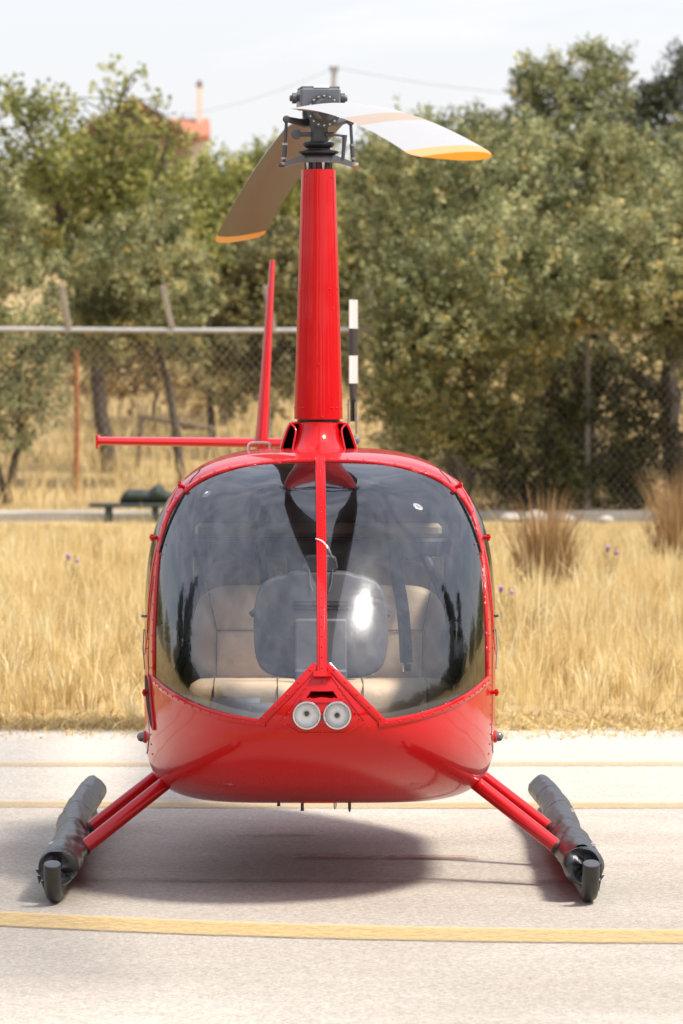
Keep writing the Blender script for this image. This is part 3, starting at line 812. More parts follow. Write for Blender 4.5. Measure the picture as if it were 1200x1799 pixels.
# ------------------------------------------------------------------ fence + kerb
FY = dd(59.5)
mb = MB()
kx = np.linspace(-26, 26, 120)
for i in range(len(kx) - 1):
    pass
sec = lambda x: [(x, FY - .14, -.05), (x, FY - .14, .10 + .012 * math.sin(x * 3.1)), (x, FY - .11, .125 + .01 * math.sin(x * 2.3)), (x, FY + .14, .13), (x, FY + .14, -.05)]
loft(mb, [sec(x) for x in kx])
tag(mb.build('kerb', M['kerb']), kind='structure')
fence = empty('fence', (0, FY, 0))
tag(fence, 'grey chain-link fence with pipe top rail and slanted post tops along the field', 'fence')
RZ = 2.40
mb = MB(); tube(mb, [(x, 0, RZ + .008 * math.sin(x * .9) - .006 * x * .3) for x in np.linspace(-16, 16, 40)], .034, 10)
mb.build('top_rail', M['galv'], fence)
for k in range(-9, 10):
    px = -3.50 + 1.285 * (k + 0)
    if px < -15 or px > 15: continue
    mb = MB()
    box(mb, (px + .02, -.01, RZ + .29), (.075, .06, .56), rot=Matrix.Rotation(R(-11 + rng.normal() * 2), 3, 'Y'), bev=.012)
    mb.build('post_arm', M['armwood'], fence)
for px in (-6.07, -.94, 3.10, 5.67):
    mb = MB(); tube(mb, [(px, .05, .0), (px, .05, 1.2), (px, .05, RZ - .03)], .036, 10)
    mb.build('post', M['oldpost'] if px > 1 else M['postgrey'], fence)
# chain link: two families of slanted wires
mb = MB()
def wire(mb, a, b, r):
    a = np.array(a); b = np.array(b); d = (b - a) / np.linalg.norm(b - a)
    n1 = np.array([0, 1.0, 0]); n2 = np.cross(d, n1)
    V = [p + r * (math.cos(q) * n1 + math.sin(q) * n2) for p in (a, b) for q in (0, 2.094, 4.189)]
    mb.add(V, [(0, 1, 4, 3), (1, 2, 5, 4), (2, 0, 3, 5)])
Wz0, Wz1 = .12, RZ - .04
for x in np.arange(-12, 12, .105):
    dxw = (Wz1 - Wz0) * .82
    wire(mb, (x, -.004, Wz0), (x + dxw, -.004, Wz1), .0009)
    wire(mb, (x, .004, Wz0), (x - dxw, .004, Wz1), .0009)
tag(mb.build('chain_link', M['wire'], fence), kind='stuff')

def rock(name, label, c, s, group=None):
    d = []
    nu, nv = 10, 7
    sd_ = rng.integers(1e6)
    V = []
    for j in range(nv):
        ph = math.pi * j / (nv - 1)
        for i in range(nu):
            th = 2 * math.pi * i / nu
            p = np.array([math.sin(ph) * math.cos(th), math.sin(ph) * math.sin(th), math.cos(ph)])
            V.append(p * (1 + .22 * vnoise(p[None] * 2, sd_)[0]) * np.array(s))
    F = [(j * nu + i, j * nu + (i + 1) % nu, (j + 1) * nu + (i + 1) % nu, (j + 1) * nu + i) for j in range(nv - 1) for i in range(nu)]
    mb = MB(); mb.add(V, F)
    o = mb.build(name, M['stone'], angle=50); o.location = c
    return tag(o, label, 'stone', group)
for i, (x, s, lb) in enumerate([(2.12, .13, 'pale stone by the kerb, right beside the cabin'), (2.42, .17, 'larger pale stone by the kerb, second from the cabin'), (2.80, .12, 'small pale stone by the kerb, third from the cabin'), (3.3, .10, 'smallest pale stone by the kerb, farthest from the cabin')]):
    rock('stone', lb, (x, FY - .45 - .1 * (i % 2), s * .3), (s, s * .8, s * .55), 'pale stones along the kerb')

# dark green bench-like object by the fence
bn = empty('low_bench', (-2.75, FY - .42, 0))
tag(bn, 'low dark green bench with a dark bundle on it beside the fence', 'bench')
mb = MB(); box(mb, (.1, 0, .21), (1.0, .30, .05), bev=.012); mb.build('seat', M['benchgreen'], bn)
for sx in (-.16, .42):
    mb = MB(); box(mb, (sx, 0, .09), (.09, .24, .19), bev=.01); mb.build('leg', M['benchgreen'], bn)
mb = MB()
secs = []
for x in np.linspace(-.02, .75, 16):
    u = (x + .02) / .77
    r = .10 * math.sin(min(1, max(.02, u)) * math.pi) ** .35 * (1 + .18 * math.sin(x * 17) + .1 * math.sin(x * 31))
    aa = np.linspace(0, 6.283, 14, endpoint=False)
    secs.append(np.stack([np.full(14, x), .13 * np.cos(aa) * r / .1, .235 + r + r * np.sin(aa)], 1))
loft(mb, secs); mb.build('bundle', mat('dark_tarp', (.02, .032, .026), .7, bump=.6, bscale=12), bn)

# derelict timber frame and rusty stake behind the fence
tf = empty('timber_frame', (-2.85, dd(69), float(terrain_z(-2.85, dd(69)))))
tag(tf, 'old dark timber trestle standing in the grass behind the fence', 'trestle')
zb0 = 1.02 - tf.location.z
mb = MB(); box(mb, (.3, 0, zb0 + .12), (.85, .06, .07), rot=Matrix.Rotation(R(9), 3, 'Y'), bev=.01); mb.build('rail', M['wood'], tf)
mb = MB(); box(mb, (.75, .02, zb0 + .02), (.5, .05, .06), rot=Matrix.Rotation(R(2), 3, 'Y'), bev=.01); mb.build('rail', M['wood'], tf)
for px_, h_ in ((-.1, zb0 + .2), (.38, zb0 + .12), (.92, zb0 + .05)):
    mb = MB(); box(mb, (px_, 0, h_ / 2), (.07, .07, h_), rot=Matrix.Rotation(R(6), 3, 'Y'), bev=.01); mb.build('post', M['wood'], tf)
st = empty('rusty_stake', (-3.62, dd(64.5), float(terrain_z(-3.62, dd(64.5)))))
mb = MB(); tube(mb, [(0, 0, 0), (.01, 0, 1.0), (.0, 0, 1.9)], [.036, .034, .032], 8); mb.build('pipe', M['rust'], st)
mb = MB(); box(mb, (0, 0, 1.92), (.09, .05, .03), bev=.006); mb.build('cap', M['rust'], st)
tag(st, 'upright rusty orange iron stake behind the left fence', 'stake')

# ------------------------------------------------------------------ house, pole, wires
HY = dd(250)
gz = float(terrain_z(-10.5, HY))
hs = empty('hill_house', (-11.0, HY, gz))
tag(hs, 'house with terracotta gable roof and slim chimney on the hill at upper left', 'house')
def Hz(z): return z - gz
mb = MB()
w2, zE, zA = 2.9, Hz(13.9), Hz(15.8)
mb.add([(-w2, 0, 0), (w2, 0, 0), (w2, 0, zE), (0, 0, zA), (-w2, 0, zE), (-w2, 8, 0), (w2, 8, 0), (w2, 8, zE), (0, 8, zA), (-w2, 8, zE)],
       [(0, 1, 2, 3, 4), (9, 8, 7, 6, 5), (1, 6, 7, 2), (5, 0, 4, 9)])
mb.build('wall', M['gable'], hs, smooth=False)
for sgn in (-1, 1):
    mb = MB(); L_ = math.hypot(3.4, 2.2); an = math.atan2(2.05, 3.2) * sgn
    box(mb, (sgn * 1.68, 3.6, zA - .98), (L_, 9.4, .16), rot=Matrix.Rotation(an, 3, 'Y')); mb.build('roof', M['rooftile'], hs, smooth=False)
    mb = MB(); box(mb, (sgn * 1.68, -1.18, zA - 1.0), (L_ + .05, .14, .30), rot=Matrix.Rotation(an, 3, 'Y')); mb.build('barge_board', M['eave'], hs, smooth=False)
mb = MB(); box(mb, (2.4, 2.0, Hz(13.9) / 2), (3.0, 3.0, Hz(13.9))); mb.build('wing_wall', M['plaster'], hs, smooth=False)
mb = MB()
mb.add([(.6, .2, Hz(14.0)), (3.95, .2, Hz(14.0)), (3.95, 2.2, Hz(15.0)), (.6, 2.2, Hz(15.0)), (.6, 4.2, Hz(14.0)), (3.95, 4.2, Hz(14.0)), (.6, .2, Hz(13.8)), (3.95, .2, Hz(13.8)), (.6, 4.2, Hz(13.8)), (3.95, 4.2, Hz(13.8))],
       [(0, 1, 2, 3), (3, 2, 5, 4), (6, 7, 1, 0), (7, 9, 5, 2, 1), (8, 6, 0, 3, 4), (9, 8, 4, 5), (6, 8, 9, 7)])
mb.build('wing_roof', M['rooftile'], hs, smooth=False)
mb = MB(); box(mb, (3.42, 1.8, Hz(15.55)), (.30, .30, 2.3)); ch = mb.build('chimney', M['plaster'], hs, smooth=False)
mb = MB(); box(mb, (3.42, 1.8, Hz(16.75)), (.36, .36, .10)); box(mb, (3.42, 1.8, Hz(16.9)), (.2, .2, .2)); mb.build('chimney_cap', M['eave'], ch, smooth=False)
mb = MB(); box(mb, (.9, -.02, Hz(13.2)), (.7, .06, 1.0)); wn = mb.build('window', M['winglass'], hs, smooth=False)
mb = MB(); box(mb, (.9, -.06, Hz(12.66)), (.9, .08, .08)); mb.build('window_sill', M['eave'], wn, smooth=False)

PY = dd(120)
def utility_pole(x, top, label):
    g0 = float(terrain_z(x, PY))
    p = empty('utility_pole', (x, PY, g0))
    mb = MB(); tube(mb, [(0, 0, 0), (0, 0, (top - g0) / 2), (0, 0, top - g0)], [.10, .085, .065], 10); mb.build('mast', M['postgrey'], p)
    mb = MB(); box(mb, (0, -.06, top - g0 - .12), (.22, .04, .04)); mb.build('crossarm', M['postgrey'], p)
    for sx in (-.085, .085):
        mb = MB(); lathe(mb, (sx, -.06, top - g0 - .09), (0, 0, 1), [(0, .02), (.03, .035), (.06, .02), (.09, .03), (.11, .01)], 8); mb.build('insulator', M['dgrey'], p)
    tag(p, label, 'pole', 'utility poles behind the trees')
utility_pole(-.19, 9.5, 'thin utility pole rising behind the rotor hub against the sky')
utility_pole(5.7, 8.75, 'second utility pole, behind the tall olive top where the overhead wire ends')
def overhead(label, a, b, sag):
    mb = MB(); t = np.linspace(0, 1, 24)
    P = [np.array(a) * (1 - s) + np.array(b) * s - np.array([0, 0, sag * 4 * s * (1 - s)]) for s in t]
    tube(mb, P, .006, 5)
    tag(mb.build('overhead_wire', M['dgrey']), label, 'wire')
overhead('overhead wire running right from the utility pole', (-.06, PY - .06, 9.46), (5.57, PY - .06, 8.72), .10)
overhead('faint overhead wire running left from the utility pole', (-.32, PY - .06, 9.40), (-9.0, PY + 60, 11.4), .5)

# ------------------------------------------------------------------ what the glass mirrors: trees and a house round the apron
def cypress(x, y, h, r, label):
    z0 = float(terrain_z(x, y))
    t = empty('cypress_tree', (x, y, z0))
    bl = []
    for k in range(9):
        u = k / 8
        bl.append((x + rng.normal() * r * .15, y + rng.normal() * r * .15, z0 + h * (.08 + .86 * u), r * (1.05 - .85 * u ** 1.5) + .05, r * (1.05 - .85 * u ** 1.5) + .05, h * .10))
    V, T = leaf_cloud(bl, 9, (.30, .08), .5, 10, .7, up=1.5)
    quads_mesh('crown', V - np.array([x, y, z0]), M['cypress'], T, t)
    mb = MB(); tube(mb, [(0, 0, 0), (0, 0, h * .5), (0, 0, h * .9)], [.2, .12, .03], 8); mb.build('trunk', M['bark'], t)
    tag(t, label, 'tree', 'cypresses mirrored in the windshield')
for x, y, h, r, lb in ((-20, 12, 12, 1.2, 'taller dark cypress mirrored in the left edge of the windshield'), (-21, 16, 9, 1.1, 'shorter dark cypress mirrored in the left edge of the windshield'),
                       (20, 12, 12, 1.2, 'taller dark cypress mirrored in the right edge of the windshield'), (21, 16, 9, 1.1, 'shorter dark cypress mirrored in the right edge of the windshield')):
    cypress(x, y, h, r, lb)
bh = empty('ochre_building', (-15, -34, 0), R(-24))
tag(bh, 'ochre two-storey building mirrored in the lower left windshield', 'building')
mb = MB(); box(mb, (0, 0, 3.6), (15, 8, 7.2)); mb.build('wall', M['ochre'], bh, smooth=False)
mb = MB(); mb.add([(-8, -4.5, 7.2), (8, -4.5, 7.2), (8, 4.5, 7.2), (-8, 4.5, 7.2), (-5, 0, 9), (5, 0, 9)], [(3, 2, 1, 0), (0, 1, 5, 4), (1, 2, 5), (2, 3, 4, 5), (3, 0, 4)]); mb.build('roof', M['rooftile'], bh, smooth=False)
for zz in (1.6, 5.0):
    for xx in (-5.5, -2.2, 2.2, 5.5):
        mb = MB(); box(mb, (xx, 4.0, zz), (1.2, .1, 1.7)); w_ = mb.build('window', M['winglass'], bh, smooth=False)
        mb = MB(); box(mb, (xx, 4.02, zz - .92), (1.5, .2, .1)); mb.build('sill', M['plaster'], w_, smooth=False)
# a dark wooded skyline behind the photographer
V, T = leaf_cloud([(x, -75 + 8 * math.sin(x * .3), 2.6 + 1.6 * math.sin(x * .21 + 1), 4.2, 3.0, 3.4 + 1.4 * math.sin(x * .5)) for x in np.arange(-70, 71, 5.5)], 2.2, (.5, .16), .9, 9, .7)
tag(quads_mesh('far_wood', V, M['cypress'], T), 'dark wooded skyline mirrored in the windshield', 'wood', kind='stuff')
for sx in (-1, 1):
    V, T = leaf_cloud([(sx * 46, y, 2.2 + 1.0 * math.sin(y * .3), 3.0, 4.2, 3.0 + 1.1 * math.sin(y * .6 + sx)) for y in np.arange(-60, 45, 6)], 2.2, (.5, .16), .9, 9, .7)
    tag(quads_mesh('far_wood', V, M['cypress'], T), 'dark tree belt far off to the %s, mirrored in the windshield edge' % ('left' if sx < 0 else 'right'), 'wood', kind='stuff')

# the wood carries on behind the fence to either side of the picture
for sx, side_ in ((-1, 'left'), (1, 'right')):
    bl = [(sx * x, 48 + 5 * math.sin(x * 1.7), .9 + float(terrain_z(sx * x, 50)) + 1.3 + .7 * math.sin(x * .9), 2.3, 2.0, 2.4 + .5 * math.sin(x * 2.1)) for x in np.arange(9.2, 42, 2.7)]
    V, T = leaf_cloud(bl, 12, (.16, .035), .35, 14, .6)
    tag(quads_mesh('far_wood', V, M['olive'], T), 'olive wood carrying on behind the fence beyond the %s edge of the picture' % side_, 'wood', kind='stuff')
# ================================================================== HELICOPTER
heli = empty('helicopter', (-.095, 0, 0), R(0.6))
tag(heli, 'glossy red four-seat helicopter parked nose-on with float covers on its skids', 'helicopter')

# ---- hull shape (x right, y aft, z up; mast axis at y = 0)
def h_zt(y):
    t = np.clip((-.9 - y) / 1.4, 0, 1)
    a = .70 + .945 * (1 - t ** 1.78) ** (1 / 1.78)
    return a - .26 * np.clip((y - .15) / 1.25, 0, 1) ** 1.4
def h_zb(y):
    t = np.clip((-1.2 - y) / 1.1, 0, 1)
    return 0.70 - .395 * (1 - t ** 2) ** .5 + .40 * np.clip((y - .3) / 1.1, 0, 1) ** 1.3
def h_w(y):
    t = np.clip((-.9 - y) / 1.4, 0, 1)
    return .688 * (1 - t ** 2.2) ** (1 / 2.2) * (1 - .62 * np.clip((y - .05) / 1.35, 0, 1) ** 1.5)
def h_t(y): return np.clip((y + 2.3) / 1.2, 0, 1)
def h_zm(y): return .70 + .15 * h_t(y) + .16 * np.clip((y - .2) / 1.2, 0, 1)
def h_n(y): return 1.9 + 1.65 * h_t(y) ** 2.0 - 1.4 * np.clip((y - .2) / 1.2, 0, 1)
def h_nl(y): return 2.1 + 4.4 * h_t(y) ** .75 - 1.4 * np.clip((y - .2) / 1.2, 0, 1)
def h_g(x, y, z):
    y = np.maximum(y, -2.2999)
    zm = h_zm(y); hh = np.where(z > zm, h_zt(y) - zm, zm - h_zb(y))
    n = np.where(z > zm, h_n(y), h_nl(y))
    return (np.abs(x) / np.maximum(h_w(y), 1e-6)) ** n + (np.abs(z - zm) / np.maximum(hh, 1e-6)) ** n
def h_y(x, z):
    """front surface: y of the skin at (x, z)"""
    x = np.asarray(x, float); z = np.asarray(z, float)
    a = np.full(x.shape, -2.2999); b = np.full(x.shape, -.6)
    for _ in range(46):
        m = (a + b) / 2
        inside = h_g(x, m, z) <= 1
        b = np.where(inside, m, b); a = np.where(inside, a, m)
    return b
def h_norm(P):
    e = 1e-4
    x, y, z = P[:, 0], P[:, 1], P[:, 2]
    G = np.stack([(h_g(x + e, y, z) - h_g(x - e, y, z)), (h_g(x, y + e, z) - h_g(x, y - e, z)), (h_g(x, y, z + e) - h_g(x, y, z - e))], 1)
    # keep the nose tip well behaved
    L_ = np.linalg.norm(G, axis=1)[:, None]
    return G / np.maximum(L_, 1e-9)
def on_skin(xz):
    xz = np.asarray(xz, float)
    return np.stack([xz[:, 0], h_y(xz[:, 0], xz[:, 1]), xz[:, 1]], 1)
def side_x(y, z, s=1):
    y = np.asarray(y, float); z = np.asarray(z, float)
    zm = h_zm(y); hh = np.where(z > zm, h_zt(y) - zm, zm - h_zb(y)); n = np.where(z > zm, h_n(y), h_nl(y))
    return s * h_w(y) * np.maximum(0, 1 - (np.abs(z - zm) / hh) ** n) ** (1 / n)

# windshield outline, right half, (x, z); corners: A post bottom, B post top, C outer corner, D lamp panel corner
A_, B_, C_, D_ = (.013, .889), (.013, 1.618), (.637, .800), (.205, .690)
top_outer = smooth_curve([B_, (.10, 1.617), (.18, 1.613), (.31, 1.597), (.43, 1.563), (.517, 1.512), (.580, 1.438), (.613, 1.345), (.628, 1.22), (.634, 1.05), (.637, .95), C_], 90, it=2)
bottom = smooth_curve([D_, (.29, .697), (.365, .707), (.475, .732), (.578, .768), C_], 60, it=2)
diag = resample([A_, D_], 40, False)
diag_x = resample([A_, (D_[0] + .014, D_[1] - .0148)], 40, False)
post = resample([A_, B_], 40, False)
ws_poly = [tuple(p) for p in np.vstack([top_outer, bottom[::-1][1:], diag[::-1][1:]])]
side_win = smooth_curve([(-1.315, .86), (-1.29, 1.15), (-1.20, 1.38), (-1.06, 1.505), (-.9, 1.53), (-.42, 1.53), (-.34, 1.47), (-.34, .92), (-.42, .86)], 70, closed=True, it=2)
rear_win = smooth_curve([(-.24, .90), (-.24, 1.50), (-.1, 1.53), (.12, 1.50), (.30, 1.20), (.30, .98), (.22, .90)], 60, closed=True, it=2)

# ---- hull skin
NR, NA = 215, 250
phi = np.linspace(0, 1, 150)
yr = np.r_[-.9 - 1.4 * np.cos(phi * math.pi / 2) ** 1.0, np.linspace(-.88, 1.4, 65)]
yr[0] = -2.2995
rings = []
for yy in yr:
    t = np.linspace(math.pi / 2, math.pi / 2 - 2 * math.pi, 3000, endpoint=False)
    c, s = np.cos(t), np.sin(t); n_ = np.where(s > 0, float(h_n(yy)), float(h_nl(yy)))
    zm = float(h_zm(yy)); w_ = float(h_w(yy))
    hu, hl = float(h_zt(yy)) - zm, zm - float(h_zb(yy))
    p = np.stack([w_ * np.sign(c) * np.abs(c) ** (2 / n_), zm + np.where(s > 0, hu, hl) * np.sign(s) * np.abs(s) ** (2 / n_)], 1)
    p = resample(p, NA)
    rings.append(np.stack([p[:, 0], np.full(NA, yy), p[:, 1]], 1))
HV = np.concatenate(rings)
I, J = np.meshgrid(np.arange(len(yr) - 1), np.arange(NA), indexing='ij')
I = I.ravel(); J = J.ravel(); J2 = (J + 1) % NA
HF = np.stack([I * NA + J, I * NA + J2, (I + 1) * NA + J2, (I + 1) * NA + J], 1)
FC = HV[HF].mean(1)
in_ws = in_poly(np.abs(FC[:, 0]), FC[:, 2], ws_poly) & (FC[:, 1] < -1.1)
in_ws |= (np.abs(FC[:, 0]) < .014) & (FC[:, 2] > .89) & (FC[:, 2] < 1.61) & (FC[:, 1] < -1.15)
side = np.abs(FC[:, 0]) > .45
in_sw = in_poly(FC[:, 1], FC[:, 2], side_win) & side & ~in_ws
in_rw = in_poly(FC[:, 1], FC[:, 2], rear_win) & side
# slot for the fresh-air vent and two lamp holes in the nose
in_vent = in_poly(FC[:, 0], FC[:, 2], [(-.066, .775), (.066, .775), (.040, .803), (-.040, .803)]) & (FC[:, 1] < -2)
in_lamp = (((FC[:, 0] + .0555) ** 2 + (FC[:, 2] - .713) ** 2 < .0475 ** 2) | ((FC[:, 0] - .0555) ** 2 + (FC[:, 2] - .713) ** 2 < .0475 ** 2)) & (FC[:, 1] < -2)
keep = ~(in_ws | in_sw | in_rw | in_vent | in_lamp)
mb = MB(); mb.add(HV, HF[keep])
mb.f.append(tuple((len(yr) - 1) * NA + i for i in range(NA))); mb.m.append(0)
hull = mb.build('fuselage', [M['red'], M['liner']], heli, angle=60)
sol = hull.modifiers.new('skin', 'SOLIDIFY'); sol.thickness = .010; sol.offset = -1; sol.material_offset = 1; sol.material_offset_rim = 0

def faces_obj(name, sel, m, parent):
    f = HF[sel]; u, inv = np.unique(f, return_inverse=True)
    mb = MB(); mb.add(HV[u], inv.reshape(f.shape))
    return mb.build(name, m, parent, angle=180)
for s in (-1, 1):
    faces_obj('door_window', in_sw & (FC[:, 0] * s > 0), M['window'], heli)
    faces_obj('rear_window', in_rw & (FC[:, 0] * s > 0), M['window'], heli)

# ---- windshield halves: each pane bulges a little on its own, so the two mirror the sky separately
NU, NV = 70, 60
def coons(sideAB, sideDC, sideAD, sideBC, nu, nv):
    u = np.linspace(0, 1, nu) ** .85; v = np.linspace(0, 1, nv)
    def at(c, t):
        c = resample(c, 200, False); k = np.linspace(0, 1, 200)
        return np.stack([np.interp(t, k, c[:, i]) for i in (0, 1)], -1)
    AB, DC, AD, BC = at(sideAB, v), at(sideDC, v), at(sideAD, u), at(sideBC, u)
    U, Vv = np.meshgrid(u, v, indexing='ij')
    a, b, c, d = AB[0], AB[-1], DC[-1], DC[0]
    return ((1 - U)[..., None] * AB[None] + U[..., None] * DC[None] + (1 - Vv)[..., None] * AD[:, None] + Vv[..., None] * BC[:, None]
            - ((1 - U) * (1 - Vv))[..., None] * a - ((1 - U) * Vv)[..., None] * b - (U * Vv)[..., None] * c - (U * (1 - Vv))[..., None] * d), U, Vv
G2, UU, VV_ = coons(post, bottom, diag, top_outer, NU, NV)
gx, gz = G2[..., 0].ravel(), G2[..., 1].ravel()
def pane_bulge(x, z):
    k = np.clip((z - .95) / .5, 0, 1) * np.clip((1.62 - z) / .12, 0, 1)
    return .030 * k * np.exp(-((x - .19) / .13) ** 2)
gy = h_y(gx, gz)
PB = np.stack([gx, gy, gz], 1)
PB = PB + h_norm(PB) * (pane_bulge(gx, gz) - .004)[:, None]
quad = [(i * NV + j, i * NV + j + 1, (i + 1) * NV + j + 1, (i + 1) * NV + j) for i in range(NU - 1) for j in range(NV - 1)]
for s in (-1, 1):
    mb = MB(); mb.add(PB * np.array([s, 1, 1]), [q[::-1] for q in quad] if s > 0 else quad)
    o = mb.build('windshield_pane', M['glass'], heli, angle=180)

# ---- raised strips and rivets on the skin
def strip(mb, P, Nn, width, h=.0035, mi=0, inset=0.0):
    """flat moulding following P on the skin; P (n,3), Nn normals"""
    T = np.gradient(P, axis=0); T /= np.linalg.norm(T, axis=1)[:, None] + 1e-12
    S = np.cross(Nn, T); S /= np.linalg.norm(S, axis=1)[:, None] + 1e-12
    w = width / 2
    rows = [P + S * (inset - w) - Nn * .006, P + S * (inset - w) + Nn * h * .6, P + S * (inset - w * .86) + Nn * h, P + S * (inset + w * .86) + Nn * h, P + S * (inset + w) + Nn * h * .6, P + S * (inset + w) - Nn * .006]
    k = len(P)
    mb.add(np.concatenate(rows), [(r * k + i, r * k + i + 1, (r + 1) * k + i + 1, (r + 1) * k + i) for r in range(5) for i in range(k - 1)], mi)
RIV = [(0, 0, 1)] + [(math.cos(a) * .72, math.sin(a) * .72, .7) for a in np.arange(6) * math.pi / 3] + [(math.cos(a), math.sin(a), 0) for a in np.arange(6) * math.pi / 3]
RIV = np.array(RIV)
RIVF = [(0, 1 + i, 1 + (i + 1) % 6) for i in range(6)] + [(1 + i, 7 + i, 7 + (i + 1) % 6, 1 + (i + 1) % 6) for i in range(6)]
def rivet(mb, p, nrm, r=.0052, h=.0034, mi=0):
    q = Vector(nrm).to_track_quat('Z', 'Y').to_matrix()
    v = RIV * np.array([r, r, h])
    mb.add(v @ np.array(q).T + np.array(p), RIVF, mi)
def rivet_row(mb, P, Nn, step, off=0.0, lift=.0035, r=.0052):
    T = np.gradient(P, axis=0); T /= np.linalg.norm(T, axis=1)[:, None] + 1e-12
    S = np.cross(Nn, T)
    Q = P + S * off + Nn * lift
    d = np.r_[0, np.cumsum(np.linalg.norm(np.diff(Q, axis=0), axis=1))]
    for s in np.arange(step / 2, d[-1], step):
        p = [np.interp(s, d, Q[:, k]) for k in range(3)]; n_ = [np.interp(s, d, Nn[:, k]) for k in range(3)]
        rivet(mb, p, n_, r)
def mir(P, s): return P * np.array([s, 1, 1])

TO, BO, DI = on_skin(top_outer), on_skin(bottom), on_skin(diag_x)
nTO, nBO, nDI = h_norm(TO), h_norm(BO), h_norm(DI)
for s in (-1, 1):
    mb = MB(); rv = MB()
    for P, Nn, off, wd_ in ((TO, nTO, .009, .027), (BO, nBO, -.010, .028), (DI, nDI, .010, .028)):
        p, n_ = mir(P, s), mir(Nn, s)
        strip(mb, p, n_, wd_, .004, inset=off * s)
        rivet_row(rv, p, n_, .062, off * 1.25 * s, .004)
    fr = mb.build('windshield_frame', M['red'], heli, angle=50)
    tag(rv.build('rivets', M['red'], fr, angle=180), kind='stuff')

# door, rear window and belly seams
for s in (-1, 1):
    for poly, nm in ((side_win, 'door_window_frame'), (rear_win, 'rear_window_frame')):
        q = np.vstack([poly, poly[:1]])
        P = np.stack([side_x(q[:, 0], q[:, 1], s), q[:, 0], q[:, 1]], 1); Nn = h_norm(P)
        mb = MB(); strip(mb, P, Nn, .030, .003); mb.build(nm, M['red'], heli, angle=50)
    dr = smooth_curve([(-1.375, .56), (-1.36, 1.1), (-1.26, 1.42), (-1.10, 1.565), (-.9, 1.585), (-.4, 1.585), (-.29, 1.5), (-.29, .6), (-.5, .47), (-1.2, .47), (-1.375, .56)], 120, it=2)
    P = np.stack([side_x(dr[:, 0], dr[:, 1], s), dr[:, 0], dr[:, 1]], 1); Nn = h_norm(P)
    mb = MB(); strip(mb, P, Nn, .007, .0012); mb.build('door_seam', M['void'], heli)
    rv = MB()
    for (yy, zs) in ((-1.42, np.linspace(.50, .80, 9)), (-1.335, np.linspace(.9, 1.3, 12))):
        for zq in zs:
            p = np.array([[float(side_x(yy, zq, s)), yy, zq]]); rivet(rv, p[0], h_norm(p)[0], .0045)
    tag(rv.build('rivets', M['red'], hull, angle=180), kind='stuff')
    # hinge brackets standing off the skin
    for zq, yy in ((1.512, -1.13), (1.318, -1.19), (.735, -1.40)):
        p = np.array([[float(side_x(yy, zq, s)), yy, zq]]); n_ = h_norm(p)[0]; p = p[0]
        mb = MB()
        out = np.array([s * .018, -.008, .006 if zq > 1.4 else 0])
        tube(mb, [p - n_ * .004 - out * .6, p + n_ * .006, p + n_ * .014 + out * .75], [.006, .008, .007], 8)
        tube(mb, [p + n_ * .010 + out * .55 + np.array([0, 0, -.014]), p + n_ * .010 + out * .55 + np.array([0, 0, .012])], .006, 8)
        mb.build('door_hinge', M['red'], heli)
# vents on the lower left cheek: black slot
q = smooth_curve([(-1.27, .80), (-1.43, .80), (-1.47, .71), (-1.54, .60), (-1.50, .60), (-1.36, .68)], 40, closed=True, it=2)
def patch(mb, q, s, lift, mi=0):
    P = np.stack([side_x(q[:, 0], q[:, 1], s), q[:, 0], q[:, 1]], 1); P = P + h_norm(P) * lift
    c = P.mean(0); c[0] = float(side_x(c[1], c[2], s)); c = c + h_norm(c[None])[0] * lift
    k = len(P); mb.add(np.vstack([P, c]), [(i, (i + 1) % k, k) for i in range(k)], mi)
    return P
mb = MB(); P = patch(mb, q, -1, .007); mb.build('cheek_vent', M['void'], heli)
mb = MB(); strip(mb, np.vstack([P, P[:1]]), h_norm(np.vstack([P, P[:1]])), .004, .002); mb.build('cheek_vent_lip', M['red'], heli)
# door handles and static wires at both cheeks
for s in (-1, 1):
    p = np.array([float(side_x(-1.12, 1.01, s)), -1.12, 1.01])
    mb = MB(); tube(mb, [p, p + np.array([s * .012, -.01, .004]), p + np.array([s * .014, -.04, .008])], [.005, .005, .0045], 8); mb.build('door_handle', M['steel'], heli)
    mb = MB(); tube(mb, [p + np.array([s * .003, 0, -.05]), p + np.array([s * .004, -.08, -.12]), p + np.array([-s * .006, -.2, -.19])], .0022, 5); mb.build('door_cable', M['dgrey'], heli)

# ---- centre post
zp = np.linspace(.86, 1.622, 50)
P = on_skin(np.stack([np.zeros(50), zp], 1)); Nn = h_norm(P)
mb = MB(); strip(mb, P, Nn, .038, .010); strip(mb, P + Nn * .008, Nn, .020, .006)
cp = mb.build('centre_post', M['red'], heli, angle=40)
rv = MB(); rivet_row(rv, P, Nn, .042, 0, .0145, .0038); tag(rv.build('rivets', M['red'], cp, angle=180), kind='stuff')
p = on_skin([[0, .862]])[0]; n_ = h_norm(p[None])[0]
mb = MB(); strip(mb, on_skin(np.stack([np.linspace(-.030, .030, 14), np.full(14, .858)], 1)), h_norm(on_skin(np.stack([np.linspace(-.030, .030, 14), np.full(14, .858)], 1))), .024, .020)
mb.build('post_clamp', M['red'], heli, angle=40)
# yaw string tied to the post
p0 = on_skin([[0, 1.335]])[0] + np.array([0, -.02, 0])
for k, (e1, e2) in enumerate((((.030, -.012, -.028), (.036, -.005, -.052)), ((.014, -.022, -.012), (.044, -.016, -.066)))):
    mb = MB(); c = smooth_curve([p0 + np.array([-.022, 0, .006]), p0 + np.array([0, -.006, 0]), p0 + np.array(e1), p0 + np.array(e2)], 14)
    tube(mb, c, .0028, 6); mb.build('yaw_string', M['string'], heli)

